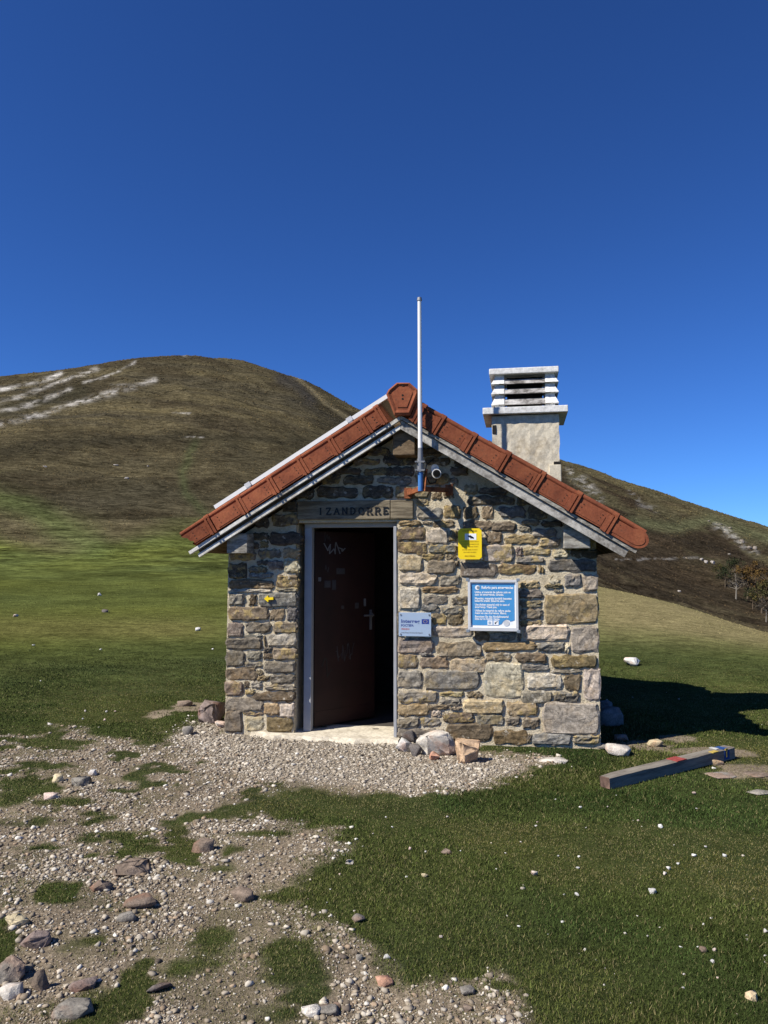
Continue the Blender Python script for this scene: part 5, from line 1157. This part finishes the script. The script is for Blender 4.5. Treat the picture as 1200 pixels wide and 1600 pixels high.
rock(526, 1578, 14, 10, 'brown', 'round brown pebble stone above the grey bottom rock', cuts=5)
rock(560, 1442, 20, 11, 'grey', 'grey stone among white chips on the lawn edge', cuts=6)
rock(501, 1456, 11, 10, 'cream', 'small cream stone on the gravel at the lawn edge', cuts=6)
rock(562, 1501, 12, 8, 'grey', 'dark little stone in gravel beside the lower grass tuft', cuts=5)
rock(604, 1500, 12, 6, 'white', 'white chip in the gravel at the lower lawn edge', cuts=5)
rock(836, 1369, 11, 9, 'pale', 'single pale stone in the middle of the lawn', cuts=5)
rock(664, 1371, 10, 9, 'cream', 'single cream stone on the left part of the lawn', cuts=5)
rock(697, 1335, 18, 7, 'brown', 'thin brown bark-like stone on the lawn', cuts=5)
rock(546, 1352, 14, 8, 'pale', 'slim pale stone on the lawn near the path', cuts=6)
rock(1021, 1397, 12, 7, 'white', 'long white chip of stone on the right lawn', cuts=5)
rock(1178, 1565, 16, 11, 'cream', 'yellowish white stone in the lower right corner of the lawn', cuts=5)
rock(1100, 1489, 12, 9, 'brown', 'brown stone among white chips on the lower right lawn', cuts=5)
rock(309, 986, 9, 6, 'white', 'white stone on the meadow left of the hut', cuts=5)
rock(162, 957, 13, 5, 'dark', 'dark flat stone lying on the far meadow', cuts=5)
rock(155, 931, 6, 5, 'white', 'small white stone on the far meadow above the dark flat stone', cuts=5)
rock(23, 964, 8, 4, 'pale', 'pale stone on the meadow crest near the left border', cuts=5)
rs = random.Random(77); GRP = 'white stone chips strewn over the lawn'
for px, py in [(641, 1326), (665, 1330), (720, 1329), (699, 1276), (603, 1276), (635, 1370), (583, 1302), (613, 1292), (531, 1366), (516, 1389), (511, 1410), (554, 1423), (790, 1332), (776, 1357), (998, 1282), (1089, 1263), (1033, 1292), (907, 1262), (916, 1292), (840, 1284), (838, 1290),
               (873, 1337), (905, 1338), (903, 1356), (1045, 1357), (1040, 1366), (1060, 1349), (1103, 1323), (1133, 1337), (1086, 1337), (1112, 1434), (1100, 1444), (1167, 1461), (1197, 1456), (1012, 1462), (1064, 1480), (1091, 1479), (1117, 1485), (1114, 1504), (1069, 1522), (1068, 1544),
               (811, 1447), (857, 1459), (902, 1398), (882, 1397), (880, 1441), (814, 1315), (868, 1248), (964, 1242), (950, 1260), (1196, 1503), (1196, 1495), (1122, 1528), (689, 1464), (52, 1007), (157, 1014), (332, 1013), (63, 1063), (129, 1122), (76, 1130), (163, 1124), (133, 1110), (166, 1111), (180, 1111), (1116, 1200), (1085, 1240)]:
    s_ = (3.2 + 4.5 * rs.random() ** 2) if py > 1180 else rs.uniform(3.0, 4.5)
    rock(px, py + 2, s_, s_ * rs.uniform(0.55, 0.8), 'white', 'small white stone chip lying loose on the short grass', 'stone', group=GRP, name='stone_chip', cuts=4, sink=0.1)
# rocks on the far hillside
for px, py, w, h, t in ((1097, 876, 8, 6, 'small white outcrop at the near end of the rock cluster on the brown hillside'), (1104, 880, 8, 8, 'white jagged outcrop in the rock cluster on the brown hillside'), (1114, 881, 9, 8, 'tall white outcrop at the far end of the rock cluster on the brown hillside'), (1140, 867, 7, 4, 'single grey outcrop above the autumn wood'),
                     (1172, 858, 9, 7, 'grey white crag on the scree line above the wood'), (1181, 859, 9, 9, 'last white crag at the bottom of the scree line'), (1160, 848, 9, 8, 'grey crag in the middle of the scree line'), (1108, 815, 5, 3, 'white boulder on the grassy crest of the hillside'), (1141, 826, 7, 4, 'white boulder at the top of the scree line'), (1126, 820, 9, 3, 'low white ledge on the grassy crest'),
                     (1062, 925, 7, 4, 'lone white boulder low on the brown hillside'), (231, 729, 5, 4, 'lone white boulder on the heather hill above the roof edge'), (180, 727, 10, 3, 'flat pale outcrop in the heather of the left hill'), (197, 748, 9, 5, 'pale outcrop below the flat one on the left hill'), (70, 730, 10, 4, 'pale outcrop far left on the heather hill')):
    rock(px, py, w * 0.75, h * 0.65, 'grey' if px > 800 and py < 870 else 'outcrop', t, 'boulder' if 'boulder' in t else 'outcrop', name='boulder' if 'boulder' in t else 'outcrop', cuts=8, sink=0.3)

# ------------------------------------------------------------------ the wood on the right hillside
def tree(px, py, wpx, hpx, cols, label, bark='bark', density=620, group=None, bare=False):
    SEED[0] += 1; rs = np.random.default_rng(SEED[0]); p = ground_at(px, py); d = p.length; w = wpx / FPX * d; h = hpx / FPX * d
    t = empty('tree', Matrix.Translation(p)); tag(t, label, 'tree', group)
    b = MB(); tr = 0.028 * h; b.tube((0, 0, -0.4), (0.03 * h, 0, 0.45 * h), tr, tr * 0.65, 7).tube((0.03 * h, 0, 0.45 * h), (0.01 * h, 0.02 * h, 0.86 * h), tr * 0.65, tr * 0.25, 6)
    ends = []
    for k in range(10):
        a = k * 2.4 + rs.uniform(-0.4, 0.4); z0 = h * rs.uniform(0.28, 0.66); ln = w * rs.uniform(0.25, 0.46); e = (math.cos(a) * ln, math.sin(a) * ln, z0 + h * rs.uniform(0.06, 0.24))
        b.tube((0.02 * h, 0, z0), e, tr * 0.4, tr * 0.1, 5, caps=False); ends.append(e)
    b.build('trunk', bark, t)
    cl = []
    for e in ends: cl.append((e, w * rs.uniform(0.13, 0.22)))
    for k in range(10): cl.append(((rs.normal(0, w * 0.15), rs.normal(0, w * 0.15), h * rs.uniform(0.5, 0.92)), w * rs.uniform(0.11, 0.2)))
    n = density; ci = rs.integers(0, len(cl), n); cen = np.array([cl[i][0] for i in ci]); rad = np.array([cl[i][1] for i in ci])
    v = rs.normal(size=(n, 3)); v /= np.linalg.norm(v, axis=1)[:, None]; pos = cen + v * (rad * rs.random(n) ** 0.4)[:, None] * np.array([1, 1, 0.85])
    pos[:, 2] = np.maximum(pos[:, 2], h * 0.12)
    s = h * 0.028 * rs.uniform(0.6, 1.4, n); q1 = rs.normal(size=(n, 3)); q1 /= np.linalg.norm(q1, axis=1)[:, None]; q2 = np.cross(q1, rs.normal(size=(n, 3))); q2 /= np.linalg.norm(q2, axis=1)[:, None]
    V = np.stack([pos - q1 * s[:, None], pos + q2 * s[:, None] * 0.7, pos + q1 * s[:, None], pos - q2 * s[:, None] * 0.7], 1).reshape(-1, 3)
    cc_ = np.array(cols)[rs.integers(0, len(cols), len(cl))][ci] * rs.uniform(0.7, 1.3, (n, 1))
    link('crown', np_mesh('crown', V, np.arange(n * 4).reshape(-1, 4), np.repeat(cc_, 4, 0), 'leafage'), t)
AU = [(0.085, 0.052, 0.022), (0.065, 0.042, 0.022), (0.10, 0.062, 0.02)]; OL = [(0.05, 0.048, 0.02), (0.065, 0.058, 0.022), (0.075, 0.06, 0.02)]; DG = [(0.022, 0.030, 0.014), (0.03, 0.036, 0.016)]; GY = [(0.075, 0.064, 0.05), (0.06, 0.05, 0.036)]
tree(1150, 936, 30, 42, GY, 'pale trunked thin tree at the near edge of the autumn wood', 'bark_pale', 330)
tree(1124, 905, 22, 26, OL, 'low olive tree at the upper tip of the autumn wood')
tree(1133, 918, 24, 30, DG, 'dark green bushy tree beside the upper tip of the wood')
tree(1148, 902, 26, 30, DG, 'dark green tree at the back of the autumn wood')
tree(1168, 936, 30, 48, AU, 'orange brown tree right of the pale trunked one')
tree(1180, 915, 30, 36, AU, 'rust brown tree at the top edge of the autumn wood')
tree(1176, 952, 26, 30, DG, 'low dark bush tree at the front of the autumn wood')
tree(1190, 958, 32, 48, OL, 'tall olive brown tree near the right border in the wood')
tree(1199, 935, 34, 44, AU, 'rust coloured tree cut by the right border')
tree(1197, 972, 28, 34, GY, 'greyish thin tree lowest in the wood at the right border', 'bark_pale', 420)
tree(1162, 908, 22, 26, AU, 'small brown tree between the dark back tree and the rust tree')
tree(1218, 950, 36, 50, OL, 'broad olive tree just past the right border')
